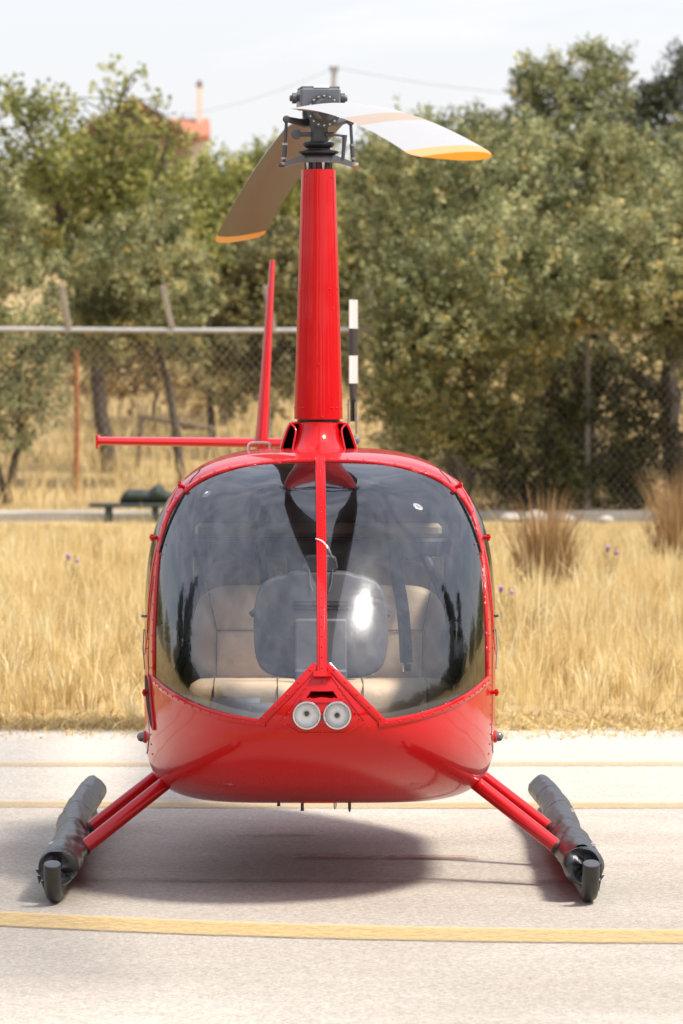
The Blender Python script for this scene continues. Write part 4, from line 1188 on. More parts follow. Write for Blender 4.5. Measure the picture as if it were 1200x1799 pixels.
# ---- nose lamp panel: raised plate, vent slot, two lamps
pan = resample(np.array([(-.155, .690), (-.084, .648), (.084, .648), (.155, .690), (.155, .700)]), 60, False)
P = on_skin(pan); Nn = h_norm(P)
mb = MB(); strip(mb, P, Nn, .008, .0035)
# plate edges rising to the post either side
for s in (-1, 1):
    e = resample(np.array([(s * .155, .695), (s * .115, .745), (s * .030, .862)]), 40, False)
    Pe = on_skin(e); strip(mb, Pe, h_norm(Pe), .007, .003)
np_ = mb.build('nose_panel', M['red'], heli, angle=40)
rv = MB()
for x, z in [(-.100, .655), (0, .655), (.100, .655), (-.135, .700), (.135, .700), (-.122, .722), (.122, .722), (-.070, .766), (0, .765), (.070, .766), (-.078, .790), (.078, .790), (-.062, .812), (.062, .812), (0, .835), (-.022, .858), (.022, .858), (-.17, .668), (.17, .668), (-.23, .673), (.23, .673)]:
    p = on_skin([[x, z]])[0]; rivet(rv, p + h_norm(p[None])[0] * .001, h_norm(p[None])[0], .0042)
tag(rv.build('rivets', M['red'], np_, angle=180), kind='stuff')
# recessed vent: dark box with sloping red floor
vb = float(h_y(np.array([0.0]), np.array([.79]))[0])
mb = MB()
mb.add([(-.072, vb - .004, .768), (.072, vb - .004, .768), (.068, vb + .10, .800), (-.068, vb + .10, .800)], [(0, 1, 2, 3)], 1)
mb.add([(-.072, vb + .015, .768), (-.044, vb + .020, .806), (-.044, vb + .14, .806), (-.072, vb + .14, .768)], [(0, 1, 2, 3)])
mb.add([(.072, vb + .015, .768), (.044, vb + .020, .806), (.044, vb + .14, .806), (.072, vb + .14, .768)], [(3, 2, 1, 0)])
mb.add([(-.046, vb + .012, .8055), (.046, vb + .012, .8055), (.046, vb + .14, .8055), (-.046, vb + .14, .8055)], [(0, 1, 2, 3)])
mb.add([(-.072, vb + .13, .766), (.072, vb + .13, .766), (.046, vb + .13, .808), (-.046, vb + .13, .808)], [(0, 1, 2, 3)])
mb.build('nose_vent', [M['void'], M['red']], heli, smooth=False)
vl = on_skin(np.array([(-.072, .7665), (-.036, .7665), (0, .7665), (.036, .7665), (.072, .7665)]))
lip = resample(np.array([(-.072, .7665), (.072, .7665), (.0445, .8075), (-.0445, .8075), (-.072, .7665)]), 80, False); lip = on_skin(lip)
mb = MB(); strip(mb, lip, h_norm(lip), .017, .004); mb.build('nose_vent_lip', M['red'], heli, angle=40)
for s, ribbed in ((-1, True), (1, False)):
    c = np.array([s * .0555, float(h_y(np.array([s * .0555]), np.array([.713]))[0]), .713])
    lamp = empty('landing_lamp'); lamp.parent = heli; lamp.location = c
    if ribbed: lamp['label'] = 'round landing lamp with a vertically ribbed lens'
    else: lamp['label'] = 'round landing lamp with a clear lens and deep reflector'
    mb = MB(); lathe(mb, (0, .0, 0), (0, -1, 0), [(-.012, .0435), (-.012, .0515), (.002, .0525), (.0055, .0505), (.006, .0455), (.0, .0430)], 48, caps=False); mb.build('bezel', mat('lamp_bezel_%d' % s, (.62, .60, .60), .25, .9), lamp)
    mb = MB(); lathe(mb, (0, .0, 0), (0, -1, 0), [(-.019, .006), (-.017, .018), (-.013, .029), (-.008, .038), (-.002, .0448)], 48)
    mb.f = mb.f[:-2]; mb.m = mb.m[:-2]
    mb.build('reflector', M['lampglint'], lamp)
    mb = MB(); lathe(mb, (0, -.002, .006 if ribbed else 0), (0, -1, 0), [(-.02, .0075), (-.009, .0075), (-.006, .006), (-.005, .003)], 20); mb.build('bulb_shield', M['dgrey'], lamp)
    mb = MB(); lathe(mb, (0, -.002, .006 if ribbed else 0), (0, -1, 0), [(-.02, .0115), (-.012, .0115), (-.011, .0095)], 24, caps=False); mb.build('shield_ring', M['steel'], lamp)
    # lens
    mb = MB()
    k = 40; xs_ = np.linspace(-.0445, .0445, k)
    V = []
    for i in range(k):
        zz = math.sqrt(max(0, .0445 ** 2 - xs_[i] ** 2))
        for j in range(9):
            z_ = -zz + 2 * zz * j / 8
            rr = math.hypot(xs_[i], z_)
            V.append((xs_[i], -.004 - .006 * (1 - (rr / .0445) ** 2) - (.0026 * math.sin(xs_[i] * 900) if ribbed else 0), z_))
    mb.add(V, [(i * 9 + j, (i + 1) * 9 + j, (i + 1) * 9 + j + 1, i * 9 + j + 1) for i in range(k - 1) for j in range(8)])
    mb.build('lens', M['lens'], lamp, angle=180)

# ---- side marker lamps
for s in (-1, 1):
    c = np.array([float(side_x(-1.15, .545, s)), -1.15, .545]); ax = (s, -.15, 0)
    ml = empty('marker_lamp'); ml.parent = heli; ml.location = c
    mb = MB(); lathe(mb, (0, 0, 0), ax, [(-.03, .026), (.006, .024), (.010, .019)], 18); mb.build('base', M['red'], ml)
    mb = MB(); lathe(mb, (0, 0, 0), ax, [(.010, .0195), (.020, .0185), (.028, .014), (.033, .006), (.034, .001)], 18); mb.build('dome', mat('smoked_lens_%d' % s, (.12, .12, .13), .12, .2, coat=1), ml)
# belly fittings
mb = MB(); box(mb, (-.01, -1.62, float(h_zb(-1.62)) + .004), (.14, .05, .012), bev=.003); mb.build('belly_plate', M['red'], heli)
for x, l_ in ((-.07, .030), (.055, .024), (.11, .034), (-.16, .012)):
    mb = MB(); tube(mb, [(x, -1.5, float(h_zb(-1.5)) + .02), (x, -1.5, float(h_zb(-1.5)) - l_ * .6), (x, -1.5, float(h_zb(-1.5)) - l_)], [.006, .006, .0075 if x < 0 else .003], 8); mb.build('drain_stub', M['steel'] if x == .055 else M['dgrey'], heli)
# ================= cabin interior
mb = MB(); fy_ = np.linspace(-1.95, .1, 24); fx_ = side_x(fy_, np.full(24, .445), 1) - .03
loft(mb, [[(-a_, y_, .43), (a_, y_, .43), (a_, y_, .46), (-a_, y_, .46)] for a_, y_ in zip(fx_, fy_)]); mb.build('cabin_floor', M['liner'], heli, smooth=False)
# rear bulkhead with tan trim
rb_ = rings[int(np.argmin(np.abs(yr - .1)))]; c_ = np.array([0, .1, .95])
mb = MB(); loft(mb, [(rb_ - c_) * .955 + c_, (rb_ - c_) * .955 + c_ + np.array([0, .03, 0])]); mb.build('rear_bulkhead', M['panel'], heli)
for x0_, x1_ in ((-.52, -.40), (-.36, -.13), (.13, .36), (.40, .52)):
    mb = MB(); box(mb, ((x0_ + x1_) / 2, .088, 1.10), (x1_ - x0_, .02, .19), bev=.006); mb.build('bulkhead_panel', M['cabtan'], heli)
mb = MB(); box(mb, (0, .05, 1.305), (1.02, .10, .055), bev=.015); mb.build('headliner_trim', M['cabtan'], heli)
mb = MB(); box(mb, (0, -.02, 1.235), (1.20, .06, .075), bev=.012); mb.build('roll_bar', M['panel'], heli)
mb = MB(); box(mb, (0, -.45, 1.595), (.70, 1.0, .016)); mb.build('cabin_ceiling', M['liner'], heli)
for s in (-1, 1):
    mb = MB(); tube(mb, [(s * .56, -.30, .86), (s * .50, -.12, 1.08), (s * .42, .02, 1.24)], .024, 10); mb.build('brace_tube', M['panel'], heli)
    mb = MB(); box(mb, (s * .60, -.31, .95), (.05, .05, .85), bev=.01); mb.build('door_pillar', M['liner'], heli)
    mb = MB(); box(mb, (s * .585, -.6, .93), (.05, .9, .05), bev=.012); mb.build('door_sill', M['panel'], heli)
    mb = MB(); box(mb, (s * .42, .085, 1.02), (.06, .02, .5), bev=.005); mb.build('bulkhead_rib', M['panel'], heli)

def slab(mb, out2, prof, origin, ux, uy, un, mi=0):
    """rounded slab: 2D outline swept along un with (scale inset, depth) profile"""
    out2 = np.asarray(out2, float); c = out2.mean(0)
    o, ux, uy, un = (np.asarray(v, float) for v in (origin, ux, uy, un))
    secs = []
    for inset, dep in prof:
        d = out2 - c; L_ = np.linalg.norm(d, axis=1)[:, None]
        q = c + d * np.maximum(0.02, (L_ - inset)) / L_
        secs.append(o + q[:, :1] * ux + q[:, 1:] * uy + dep * un)
    loft(mb, secs, mi)

def seat(x, y, zc, w, h, rake, label=None):
    st_ = empty('seat'); st_.parent = heli; st_.location = (x, y, zc)
    if label: st_['label'] = label
    ca, sa = math.cos(rake), math.sin(rake)
    upv = (0, sa, ca); nv = (0, -ca, sa)
    out = superell(w / 2, h / 2, 3.4, 56) + np.array([0, h / 2])
    # narrower at the top
    out[:, 0] *= 1 - .10 * np.clip(out[:, 1] / h, 0, 1)
    mb = MB(); slab(mb, out, [(.05, -.05), (.008, -.045), (0, -.02), (0, .02), (.010, .045), (.03, .056), (.07, .062), (.16, .066)], (0, 0, 0), (1, 0, 0), upv, nv)
    bk = mb.build('backrest', M['leather'], st_, angle=60)
    up = np.array(upv); nn = np.array(nv)
    def sp(a, b, d=.0705): return np.array([1, 0, 0]) * a + up * b + nn * d
    mb = MB(); tube(mb, [sp(-w * .26, h * .06, .067), sp(-w * .26, h * .52), sp(-w * .33, h * .90, .063)], .0028, 5); mb.build('seam', M['stitch'], bk)
    mb = MB(); tube(mb, [sp(w * .26, h * .06, .067), sp(w * .26, h * .52), sp(w * .33, h * .90, .063)], .0028, 5); mb.build('seam', M['stitch'], bk)
    mb = MB(); tube(mb, [sp(-w * .26, h * .52), sp(0, h * .52, .0715), sp(w * .26, h * .52)], .0028, 5); mb.build('seam', M['stitch'], bk)
    cw = superell(w / 2, .235, 4.0, 56)
    mb = MB(); slab(mb, cw, [(.02, -.13), (.0, -.11), (0, .015), (.012, .045), (.04, .060), (.12, .064)], (0, -.27, -.028), (1, 0, 0), (0, 1, 0), (0, 0, 1))
    cu = mb.build('cushion', M['leather'], st_, angle=60)
    for a_ in (-.27, .27):
        mb = MB(); tube(mb, [(w * a_, -.509, -.10), (w * a_, -.507, -.008), (w * a_, -.492, .020), (w * a_, -.45, .034), (w * a_, -.36, .039), (w * a_, -.12, .039)], .0028, 5); mb.build('seam', M['stitch'], cu)
    mb = MB(); box(mb, (0, -.25, (-zc + .43) / 2 - .05), (w * .94, .44, zc - .43 - .10), bev=.02); mb.build('seat_base', M['panel'], st_)
    return st_
seat(-.288, -.82, .725, .455, .395, R(12))
seat(.288, -.82, .725, .455, .395, R(12))
seat(-.32, .02, .76, .46, .42, R(8))
seat(.32, .02, .76, .46, .42, R(8))
# belts
def belt(name, pts, w, m=M['strap']):
    p = smooth_curve(np.array(pts, float), 24)
    T = np.gradient(p, axis=0); T /= np.linalg.norm(T, axis=1)[:, None]
    S = np.cross(T, np.array([0, -1.0, 0.15])); S /= np.linalg.norm(S, axis=1)[:, None]
    Nn = np.cross(S, T)
    mb = MB(); secs = [[a - s * w / 2 - n_ * .0015, a + s * w / 2 - n_ * .0015, a + s * w / 2 + n_ * .0015, a - s * w / 2 + n_ * .0015] for a, s, n_ in zip(p, S, Nn)]
    loft(mb, secs); return mb.build(name, m, heli, angle=40)
b1 = belt('seat_belt', [(.30, -.30, 1.27), (.305, -.70, 1.16), (.325, -.90, 1.05), (.335, -.935, .93), (.34, -.955, .82)], .05)
mb = MB(); box(mb, (.342, -.962, .80), (.034, .012, .04), bev=.005); mb.build('buckle', M['chrome'], b1)
b2 = belt('seat_belt', [(-.25, -.30, 1.27), (-.22, -.70, 1.13), (-.16, -.90, 1.0), (-.165, -.93, .95)], .04)
mb = MB(); box(mb, (-.215, -1.02, .955), (.036, .02, .13), rot=Matrix.Rotation(R(24), 3, 'Y'), bev=.008); mb.build('belt_stalk', M['black'], heli)
b3 = belt('seat_belt', [(.135, -.88, 1.0), (.13, -.93, .9), (.12, -.97, .82)], .045)
mb = MB(); box(mb, (.118, -.98, .795), (.042, .014, .035), bev=.005); mb.build('buckle', M['chrome'], b3)
mb = MB(); box(mb, (.125, -1.03, .785), (.05, .05, .02), bev=.006); mb.build('buckle', M['chrome'], heli)
mb = MB(); box(mb, (.20, -1.0, .785), (.03, .03, .016), bev=.005); mb.build('buckle', M['chrome'], heli)

# instrument console: broad grey shroud on a pedestal with a small head box
co = [(-.252, .90), (-.256, 1.02), (-.250, 1.10), (-.222, 1.160), (-.17, 1.185), (-.125, 1.190), (-.105, 1.205), (.105, 1.205), (.125, 1.190), (.17, 1.185), (.222, 1.160), (.250, 1.10), (.256, 1.02), (.252, .90), (.235, .845), (.20, .815), (.12, .80), (-.12, .80), (-.20, .815), (-.235, .845)]
co = smooth_curve(np.array(co), 90, closed=True, it=2)
mb = MB(); slab(mb, co - np.array([0, 1.0]), [(.012, .16), (0, .14), (0, .012), (.004, .003), (.012, 0)], (0, -1.60, 1.0), (1, 0, 0), (0, .05, 1), (0, 1, 0))
cs = mb.build('instrument_console', M['panel'], heli, angle=50)
for k in range(3):
    mb = MB(); box(mb, (0, -1.603, 1.092 - k * .0135), (.21, .008, .0055), bev=.002); mb.build('vent_slot', M['void'], cs)
mb = MB(); box(mb, (0, -1.625, .90), (.196, .06, .255), bev=.006); pd_ = mb.build('pedestal', M['panel2'], heli)
mb = MB(); box(mb, (0, -1.66, .72), (.196, .12, .24), bev=.006); mb.build('pedestal_base', M['panel2'], heli)
hd = smooth_curve(np.array([(-.068, 0), (-.062, .05), (-.052, .066), (.052, .066), (.062, .05), (.068, 0)]), 40, closed=True, it=2)
mb = MB(); slab(mb, hd, [(.008, .10), (0, .09), (0, .01), (.006, 0)], (0, -1.585, 1.20), (1, 0, 0), (0, 0, 1), (0, 1, 0)); mb.build('console_head', M['panel'], heli, angle=50)
for s in (-1, 1):
    mb = MB(); tube(mb, [(s * .045, -1.592, 1.215), (s * .040, -1.598, 1.16), (s * .030, -1.602, 1.13)], .003, 5); mb.build('console_trim', M['liner'], heli)
# cyclic control: central stick with a cross bar
mb = MB(); tube(mb, [(0, -1.30, .43), (0, -1.25, .75), (0, -1.22, 1.05)], .016, 10); cy = mb.build('control_stick', M['black'], heli)
mb = MB(); tube(mb, [(-.27, -1.20, 1.02), (-.20, -1.21, 1.07), (.2, -1.21, 1.07), (.27, -1.20, 1.02)], .012, 8); mb.build('cross_bar', M['black'], cy)
# round vents let into the panes
for x, z in ((-.44, 1.50), (.375, 1.455)):
    p = on_skin([[x, z]])[0]; n_ = h_norm(p[None])[0]
    mb = MB(); lathe(mb, p - n_ * .012, n_, [(0, .020), (.004, .021), (.006, .017), (.005, .010), (.010, .007), (.011, .002)], 24); mb.build('pane_vent', mat('clear_vent_%d' % int(x * 100), (.55, .56, .58), .15, 0, coat=1), heli)

# ================= landing gear
for s in (-1, 1):
    sk = empty('skid'); sk.parent = heli; sk.location = (s * .985, 0, 0)
    mb = MB()
    P = smooth_curve([(0, 1.05, .036), (0, .6, .034), (0, -1.9, .034), (0, -2.08, .036), (0, -2.16, .055), (0, -2.215, .105), (0, -2.235, .165)], 60, it=3)
    tube(mb, P, .0315, 20); mb.build('skid_tube', M['skid'], sk, angle=50)
    mb = MB(); lathe(mb, (0, -2.236, .165), (0, -.33, .94), [(0, .0315), (.003, .0300), (.004, .0260)], 20); mb.build('tube_cap', M['dgrey'], sk)
    mb = MB(); box(mb, (0, -1.0, .006), (.045, 1.9, .012), bev=.003); mb.build('wear_shoe', M['dgrey'], sk)
    # packed-float cover: wrinkled vinyl sleeve
    ny_, na = 140, 48
    yv = np.linspace(-2.04, 1.0, ny_)
    rad = np.interp(yv, [-2.04, -1.99, -1.85, -1.5, -1.15, -1.0, -.6, -.2, .4, .93, 1.0], [.071, .074, .074, .073, .069, .062, .065, .060, .059, .059, .055])
    cz = np.interp(yv, [-2.04, -1.2, -.9, 1.0], [.138, .142, .150, .150])
    cxv = -s * np.interp(yv, [-2.04, -1.5, -1.1, -.5, 1.0], [.022, .024, .012, .005, .004]) + .008 * np.sin(yv * 3.3 + s)
    aa = np.linspace(0, 2 * math.pi, na, endpoint=False)
    YY, AA = np.meshgrid(yv, aa, indexing='ij')
    pts = np.stack([np.cos(AA) * 2.2, YY * 5, np.sin(AA) * 2.2], -1).reshape(-1, 3)
    wr = (.06 * vnoise(pts, 21 + s) + .05 * vnoise(pts * 2.4, 31 + s) + .02 * vnoise(pts * 6, 41 + s)).reshape(YY.shape)
    wr += .05 * np.sin(AA * 3 + YY * 9) * np.exp(-((YY + 1.05) / .22) ** 2) + .03 * np.sin(AA * 5 + YY * 22) * np.exp(-((YY + 1.5) / .3) ** 2)
    # lacing joints pinch the sleeve
    for yj in (-1.02, -.25, .45):
        wr -= .10 * np.exp(-((YY - yj) / .018) ** 2)
    RR = rad[:, None] * (1 + wr)
    sq = 1 + .06 * np.cos(4 * AA)
    V = np.stack([cxv[:, None] + RR * sq * np.cos(AA), YY, cz[:, None] + RR * sq * np.sin(AA) * np.where(np.sin(AA) < 0, .95, 1.0)], -1)
    V[..., 2] = np.maximum(V[..., 2], .008)
    mb = MB(); loft(mb, [V[i] for i in range(ny_)], caps=False)
    fc = mb.build('float_cover', M['vinyl'], sk, angle=70)
    fc['label'] = 'dark vinyl float cover strapped along the skid'
    # crumpled black end flap with ragged hem, in front
    mb = MB(); secs = []
    for k, (yo, sc) in enumerate([(0.02, 1.02), (-.012, 1.04), (-.035, 1.0), (-.048, .90), (-.040, .72), (-.030, .5), (-.034, .25), (-.03, .04)]):
        r_ = rad[0] * sc * (1 + .015 * np.sin(aa * 5 + k) + .04 * np.sin(aa * 2 + 1.1 * k + s))
        yy_ = -2.04 + yo + .016 * np.sin(aa * 2 + k * .9 + s) * (k > 2) + .005 * np.sin(aa * 5 + k) * (k > 1)
        secs.append(np.stack([cxv[0] + r_ * np.cos(aa), yy_, np.maximum(cz[0] + r_ * np.sin(aa), .012)], 1))
    loft(mb, secs, caps=False); mb.build('end_flap', M['vinyl_black'], sk, angle=70)
    mb = MB()
    for k in range(4):
        a_ = math.pi * (1.05 + .10 * k) if s < 0 else math.pi * (1.55 + .10 * k)
        bx, bz = cxv[0] + .076 * math.cos(a_), cz[0] + .076 * math.sin(a_)
        mb.add([(bx - .012, -2.05, bz), (bx + .012, -2.05, bz), (bx + .004 * (-1) ** k, -2.058, max(.010, bz - .020 - .010 * (k % 3))), (bx, -2.035, bz - .01)], [(0, 1, 2), (1, 3, 2), (3, 0, 2)])
    tag(mb.build('ragged_hem', M['vinyl_black'], sk, smooth=False), kind='stuff')
    # faint stencilled marks on top of the cover
    for yc, n_l in ((-1.83, 3), (-.55, 4)):
        for k in range(n_l):
            i = int(np.argmin(np.abs(yv - yc - k * .045))); 
            p = V[i, int(na * (.36 if s < 0 else .14))]
            mb = MB(); box(mb, p + np.array([0, 0, .0015]), (.018, .020, .003)); mb.build('stencil_mark', mat('stencil_pale_%d%d%d' % (s, k, n_l), (.30, .30, .32), .6), fc, smooth=False)
    # cross-tube legs
    for nm, top, mid_, bot, r0 in (('strut', (s * .47, -1.33, .455), (s * .585, -1.36, .392), (s * .905, -1.54, .150), .0275), ('strut', (s * .46, -.40, .46), (s * .585, -.60, .392), (s * .915, -.82, .150), .0275)):
        mb = MB(); t_ = np.linspace(0, 1, 12)[:, None]
        dv = np.array(bot) - np.array(mid_); P = np.array(mid_) - dv * .12 + dv * 1.12 * t_
        tube(mb, P, r0, 20); sr = mb.build(nm, M['redclean'], heli, angle=50)
        d_ = (np.array(bot) - np.array(mid_)); d_ /= np.linalg.norm(d_)
        mb = MB(); tube(mb, [np.array(bot) - d_ * .012, np.array(bot) + d_ * .03, np.array(bot) + d_ * .085], [.031, .033, .036], 16); mb.build('strut_boot', M['black'], sr)
        

# ================= mast fairing
def foil(w, yf, yr_, z, seg=72):
    """streamlined plan section: round nose, tapering tail"""
    t = np.linspace(0, math.pi, 200)
    u = (1 - np.cos(t)) / 2
    th = 2.6 * (.2969 * np.sqrt(u) - .1260 * u - .3516 * u ** 2 + .2843 * u ** 3 - .1015 * u ** 4)
    th = th / th.max() * w
    p = np.vstack([np.stack([th, yf + (yr_ - yf) * u], 1), np.stack([-th[::-1], (yf + (yr_ - yf) * u)[::-1]], 1)[1:-1]])
    p = resample(p, seg)
    return np.c_[p, np.full(len(p), z)]
mb = MB(); secs = []
for u in np.linspace(0, 1, 24):
    z = 1.765 + (2.792 - 1.765) * u
    w = .1005 + (.0705 - .1005) * u ** 1.05
    secs.append(foil(w, -.115 - .03 * (1 - u), .20 + .12 * (1 - u), z))
loft(mb, secs)
mf = mb.build('mast_fairing', M['red'], heli, angle=50)
rv = MB()
def foil_pt(x, z):
    u = (z - 1.765) / 1.027; s_ = secs[int(round(np.clip(u, 0, 1) * 23))]
    w = .1005 + (.0705 - .1005) * u ** 1.05
    fr_ = s_[(s_[:, 1] < .0)]
    k = np.argmin(np.abs(fr_[:, 0] - x)); p = fr_[k].copy(); p[2] = z
    return p, (p[0] / w, -math.sqrt(max(.02, 1 - (p[0] / w) ** 2)), .02)
for z_, xs_ in ((1.812, (-.097, -.078, -.060, .052, .072, .092)), (2.30, (-.066, .048, .078)), (2.22, (.055,)), (2.76, (-.055, .055)), (1.99, (.004,)), (1.775, (.008,))):
    for x_ in xs_:
        p, n_ = foil_pt(x_, z_); rivet(rv, p, n_, .0045, .0045)
tag(rv.build('rivets', M['red'], mf, angle=180), kind='stuff')
# dark gap under the fairing
mb = MB(); loft(mb, [foil(.088, -.12, .25, 1.735), foil(.088, -.12, .25, 1.77)]); mb.build('mast_collar', M['black'], heli)
# lower cowl: central cone, with an air intake on each shoulder
mb = MB(); secs2 = []
for u in np.linspace(0, 1, 14):
    z = 1.60 + .150 * u
    w = .112 - .030 * u ** .8 + .03 * (1 - u) ** 4
    secs2.append(foil(w, -.20 - .16 * (1 - u) ** 2.2, .30, z))
for k, ins in ((0, .006), (1, .02)):
    secs2.append(foil(.082 - ins, -.20 + ins, .28, 1.7505 + .003 * k))
loft(mb, secs2); lc = mb.build('mast_base_cowl', M['red'], heli, angle=60)
for s in (-1, 1):
    # shoulder shell: arch running back from the intake mouth
    prof = smooth_curve([(s * .075, 1.752), (s * .112, 1.752), (s * .124, 1.742), (s * .138, 1.705), (s * .155, 1.655), (s * .165, 1.600)], 26, it=2)
    mb = MB(); rows = []
    for yy, sc, dz in ((-.105, 1.0, 0), (-.09, 1.02, .002), (.05, 1.03, .002), (.30, .95, -.02), (.55, .65, -.08)):
        rows.append(np.stack([prof[:, 0] * sc, np.full(26, yy), 1.60 + (prof[:, 1] - 1.60 + dz) * 1.0], 1))
    loft(mb, rows, closed=False, caps=False)
    inn = [r * np.array([.955, 1, 1]) - np.array([0, 0, .006]) for r in rows]
    loft(mb, inn, closed=False, caps=False, mi=1)
    # lip joining outer and inner skin
    loft(mb, [rows[0], inn[0]], closed=False, caps=False)
    mb.build('intake_shell', [M['red'], M['void']], heli, angle=50)
    mb = MB(); q = np.stack([inn[0][:, 0] * .99, np.full(26, -.02), inn[0][:, 2]], 1)
    mb.add(np.vstack([q, [(s * .05, -.02, 1.60)], [(s * .05, -.02, 1.752)]]), [tuple(range(28))]); mb.build('intake_void', M['void'], heli, smooth=False)
    # curved lip beside the mouth
    mb = MB(); c = smooth_curve([(s * .118, -.11, 1.748), (s * .098, -.125, 1.735), (s * .092, -.14, 1.715), (s * .104, -.16, 1.66), (s * .112, -.18, 1.605)], 24)
    tube(mb, c, .0042, 8); mb.build('intake_lip', M['red'], heli)
# cream grab handle behind the roof line
mb = MB(); tube(mb, smooth_curve([(-.20, .25, 1.60), (-.20, .25, 1.652), (-.205, .25, 1.66), (-.25, .25, 1.663), (-.285, .25, 1.66), (-.29, .25, 1.652), (-.295, .25, 1.60)], 30, it=1), .007, 8); mb.build('roof_handle', M['cream'], heli)

# ================= rotor head
hub_c = np.array([0, 0, 3.02])
THETA = R(5.05)
bd = np.array([math.sin(THETA), -math.cos(THETA), 0])   # direction of the near blade
bl_ = np.array([math.cos(THETA), math.sin(THETA), 0])   # its leading edge side
rh = empty('rotor_head'); rh.parent = heli; rh.location = (0, 0, 0)
RZ_ = Matrix.Rotation(THETA, 3, 'Z')
mb = MB(); tube(mb, [(0, 0, 2.70), (0, 0, 2.85), (0, 0, 3.0)], [.040, .038, .036], 24); mb.build('mast_shaft', M['dgrey'], rh)
mb = MB(); box(mb, (0, .02, 3.085), (.166, .20, .085), rot=RZ_, bev=.008); box(mb, (0, .02, 3.130), (.160, .18, .010), rot=RZ_, bev=.003); hb = mb.build('hub_block', M['mgrey'], rh, angle=40)
mb = MB(); box(mb, (.012, -.072, 3.133), (.065, .006, .010), rot=RZ_); mb.build('data_plate', M['paper'], hb, smooth=False)
for s in (-1, 1):
    mb = MB(); lathe(mb, hub_c + bl_ * s * .083 + np.array([0, 0, .068]), bl_ * s, [(0, .015), (.008, .015), (.009, .022), (.026, .022), (.027, .013), (.036, .012), (.037, .004)], 6 if False else 16); mb.build('hub_bolt', M['dgrey'], hb)
# blade grips: stub and bolted ring either way
for s in (1, -1):
    ax = bd * s
    gp = empty('blade_grip'); gp.parent = heli
    c0 = hub_c + np.array([0.012, 0, .012])
    mb = MB(); lathe(mb, c0, ax, [(.02, .052), (.085, .052), (.09, .068), (.112, .070), (.114, .050), (.16, .047), (.26, .042)], 32); mb.build('grip_barrel', M['dgrey'], gp, angle=40)
    mb = MB()
    for k in range(16):
        a_ = 2 * math.pi * k / 16
        p = c0 + ax * .113 + bl_ * math.cos(a_) * .060 + np.array([0, 0, math.sin(a_) * .060])
        lathe(mb, p, ax, [(0, .0048), (.007, .0048), (.008, .002)], 6)
    tag(mb.build('ring_bolts', M['steel'], gp), kind='stuff')
    # pitch horn
    mb = MB(); h0 = c0 + ax * .10; h1 = hub_c + bl_ * s * -.0 + bl_ * (.128 if s > 0 else -.128) + np.array([0, -.02, -.02])
    tube(mb, [h0 - np.array([0, 0, .03]), (h0 + h1) / 2 - np.array([0, 0, .03]), h1], [.024, .018, .012], 10); mb.build('pitch_horn', M['dgrey'], gp)
# trunk under the hub, elastomer boots, swashplate
mb = MB(); box(mb, (0, 0, 2.955), (.072, .09, .13), rot=RZ_, bev=.012); mb.build('hub_neck', M['dgrey'], rh)
mb = MB(); lathe(mb, (0, 0, 0), (0, 0, 1), [(2.905, .045), (2.907, .062), (2.902, .066), (2.896, .066), (2.888, .060), (2.882, .048), (2.876, .050), (2.873, .072), (2.869, .083), (2.862, .083), (2.856, .068), (2.848, .074), (2.842, .074)], 40); mb.build('rubber_boot', M['black'], rh)
mb = MB(); lathe(mb, (0, 0, 0), (0, 0, 1), [(2.822, .050), (2.822, .066), (2.842, .068), (2.846, .055)], 36); sw = mb.build('swashplate', M['mgrey'], rh, angle=40)
for s in (-1, 1):
    mb = MB(); sec_ = lambda x, z, h: [(s * x, -.045, z - h), (s * x, .01, z - h), (s * x, .01, z + h), (s * x, -.045, z + h)]
    loft(mb, [sec_(.05, 2.836, .015), sec_(.075, 2.836, .014), (sec_(.10, 2.828, .012)), sec_(.140, 2.814, .010)]); mb.build('swashplate_arm', M['mgrey'], rh, angle=30)
    mb = MB(); tube(mb, [(s * .128, -.02, 2.815), (s * .150, -.02, 2.813), (s * .165, -.02, 2.813)], [.007, .010, .009], 10); mb.build('arm_bolt', M['steel'] if s > 0 else M['dgrey'], rh)
    # pitch link
    top_ = hub_c + np.array([s * .132, -.03, -.02 if s < 0 else -.03]); bot_ = np.array([s * .143, -.025, 2.818])
    mb = MB(); tube(mb, [top_, top_ * .65 + bot_ * .35, bot_], [.0065, .007, .0065], 10); pl = mb.build('pitch_link', M['dgrey'], rh)
    mb = MB(); tube(mb, [top_ * .42 + bot_ * .58, top_ * .28 + bot_ * .72, top_ * .14 + bot_ * .86], [.0095, .010, .0095], 10); mb.build('link_barrel', M['dgrey'], pl)
    for f_ in (.44, .12, 0):
        mb = MB(); lathe(mb, top_ * f_ + bot_ * (1 - f_) - np.array([0, 0, .006]), (0, 0, 1), [(0, .006), (.002, .011), (.010, .011), (.012, .006)], 10); mb.build('link_nut', M['steel'], pl)
    mb = MB(); lathe(mb, top_ + np.array([0, .012, 0]), (0, -1, 0), [(0, .012), (.004, .016), (.02, .016), (.024, .010)], 14); mb.build('link_end', M['dgrey'], pl)
mb = MB(); box(mb, (-.055, -.05, 2.937), (.05, .014, .018), bev=.003); lathe(mb, (-.092, -.045, 2.937), (0, -1, 0), [(0, .022), (.016, .022), (.018, .017), (.019, .006)], 24); mb.build('counterweight', M['dgrey'], rh)
mb = MB(); tube(mb, [(.030, -.05, 2.937), (.062, -.05, 2.937)], .010, 10); tube(mb, [(.060, -.05, 2.937), (.105, -.05, 2.930)], .005, 8); tube(mb, [(.108, -.05, 2.935), (.104, -.045, 2.88), (.100, -.04, 2.835)], [.011, .008, .008], 10)
mb.build('scissor_link', M['dgrey'], rh)
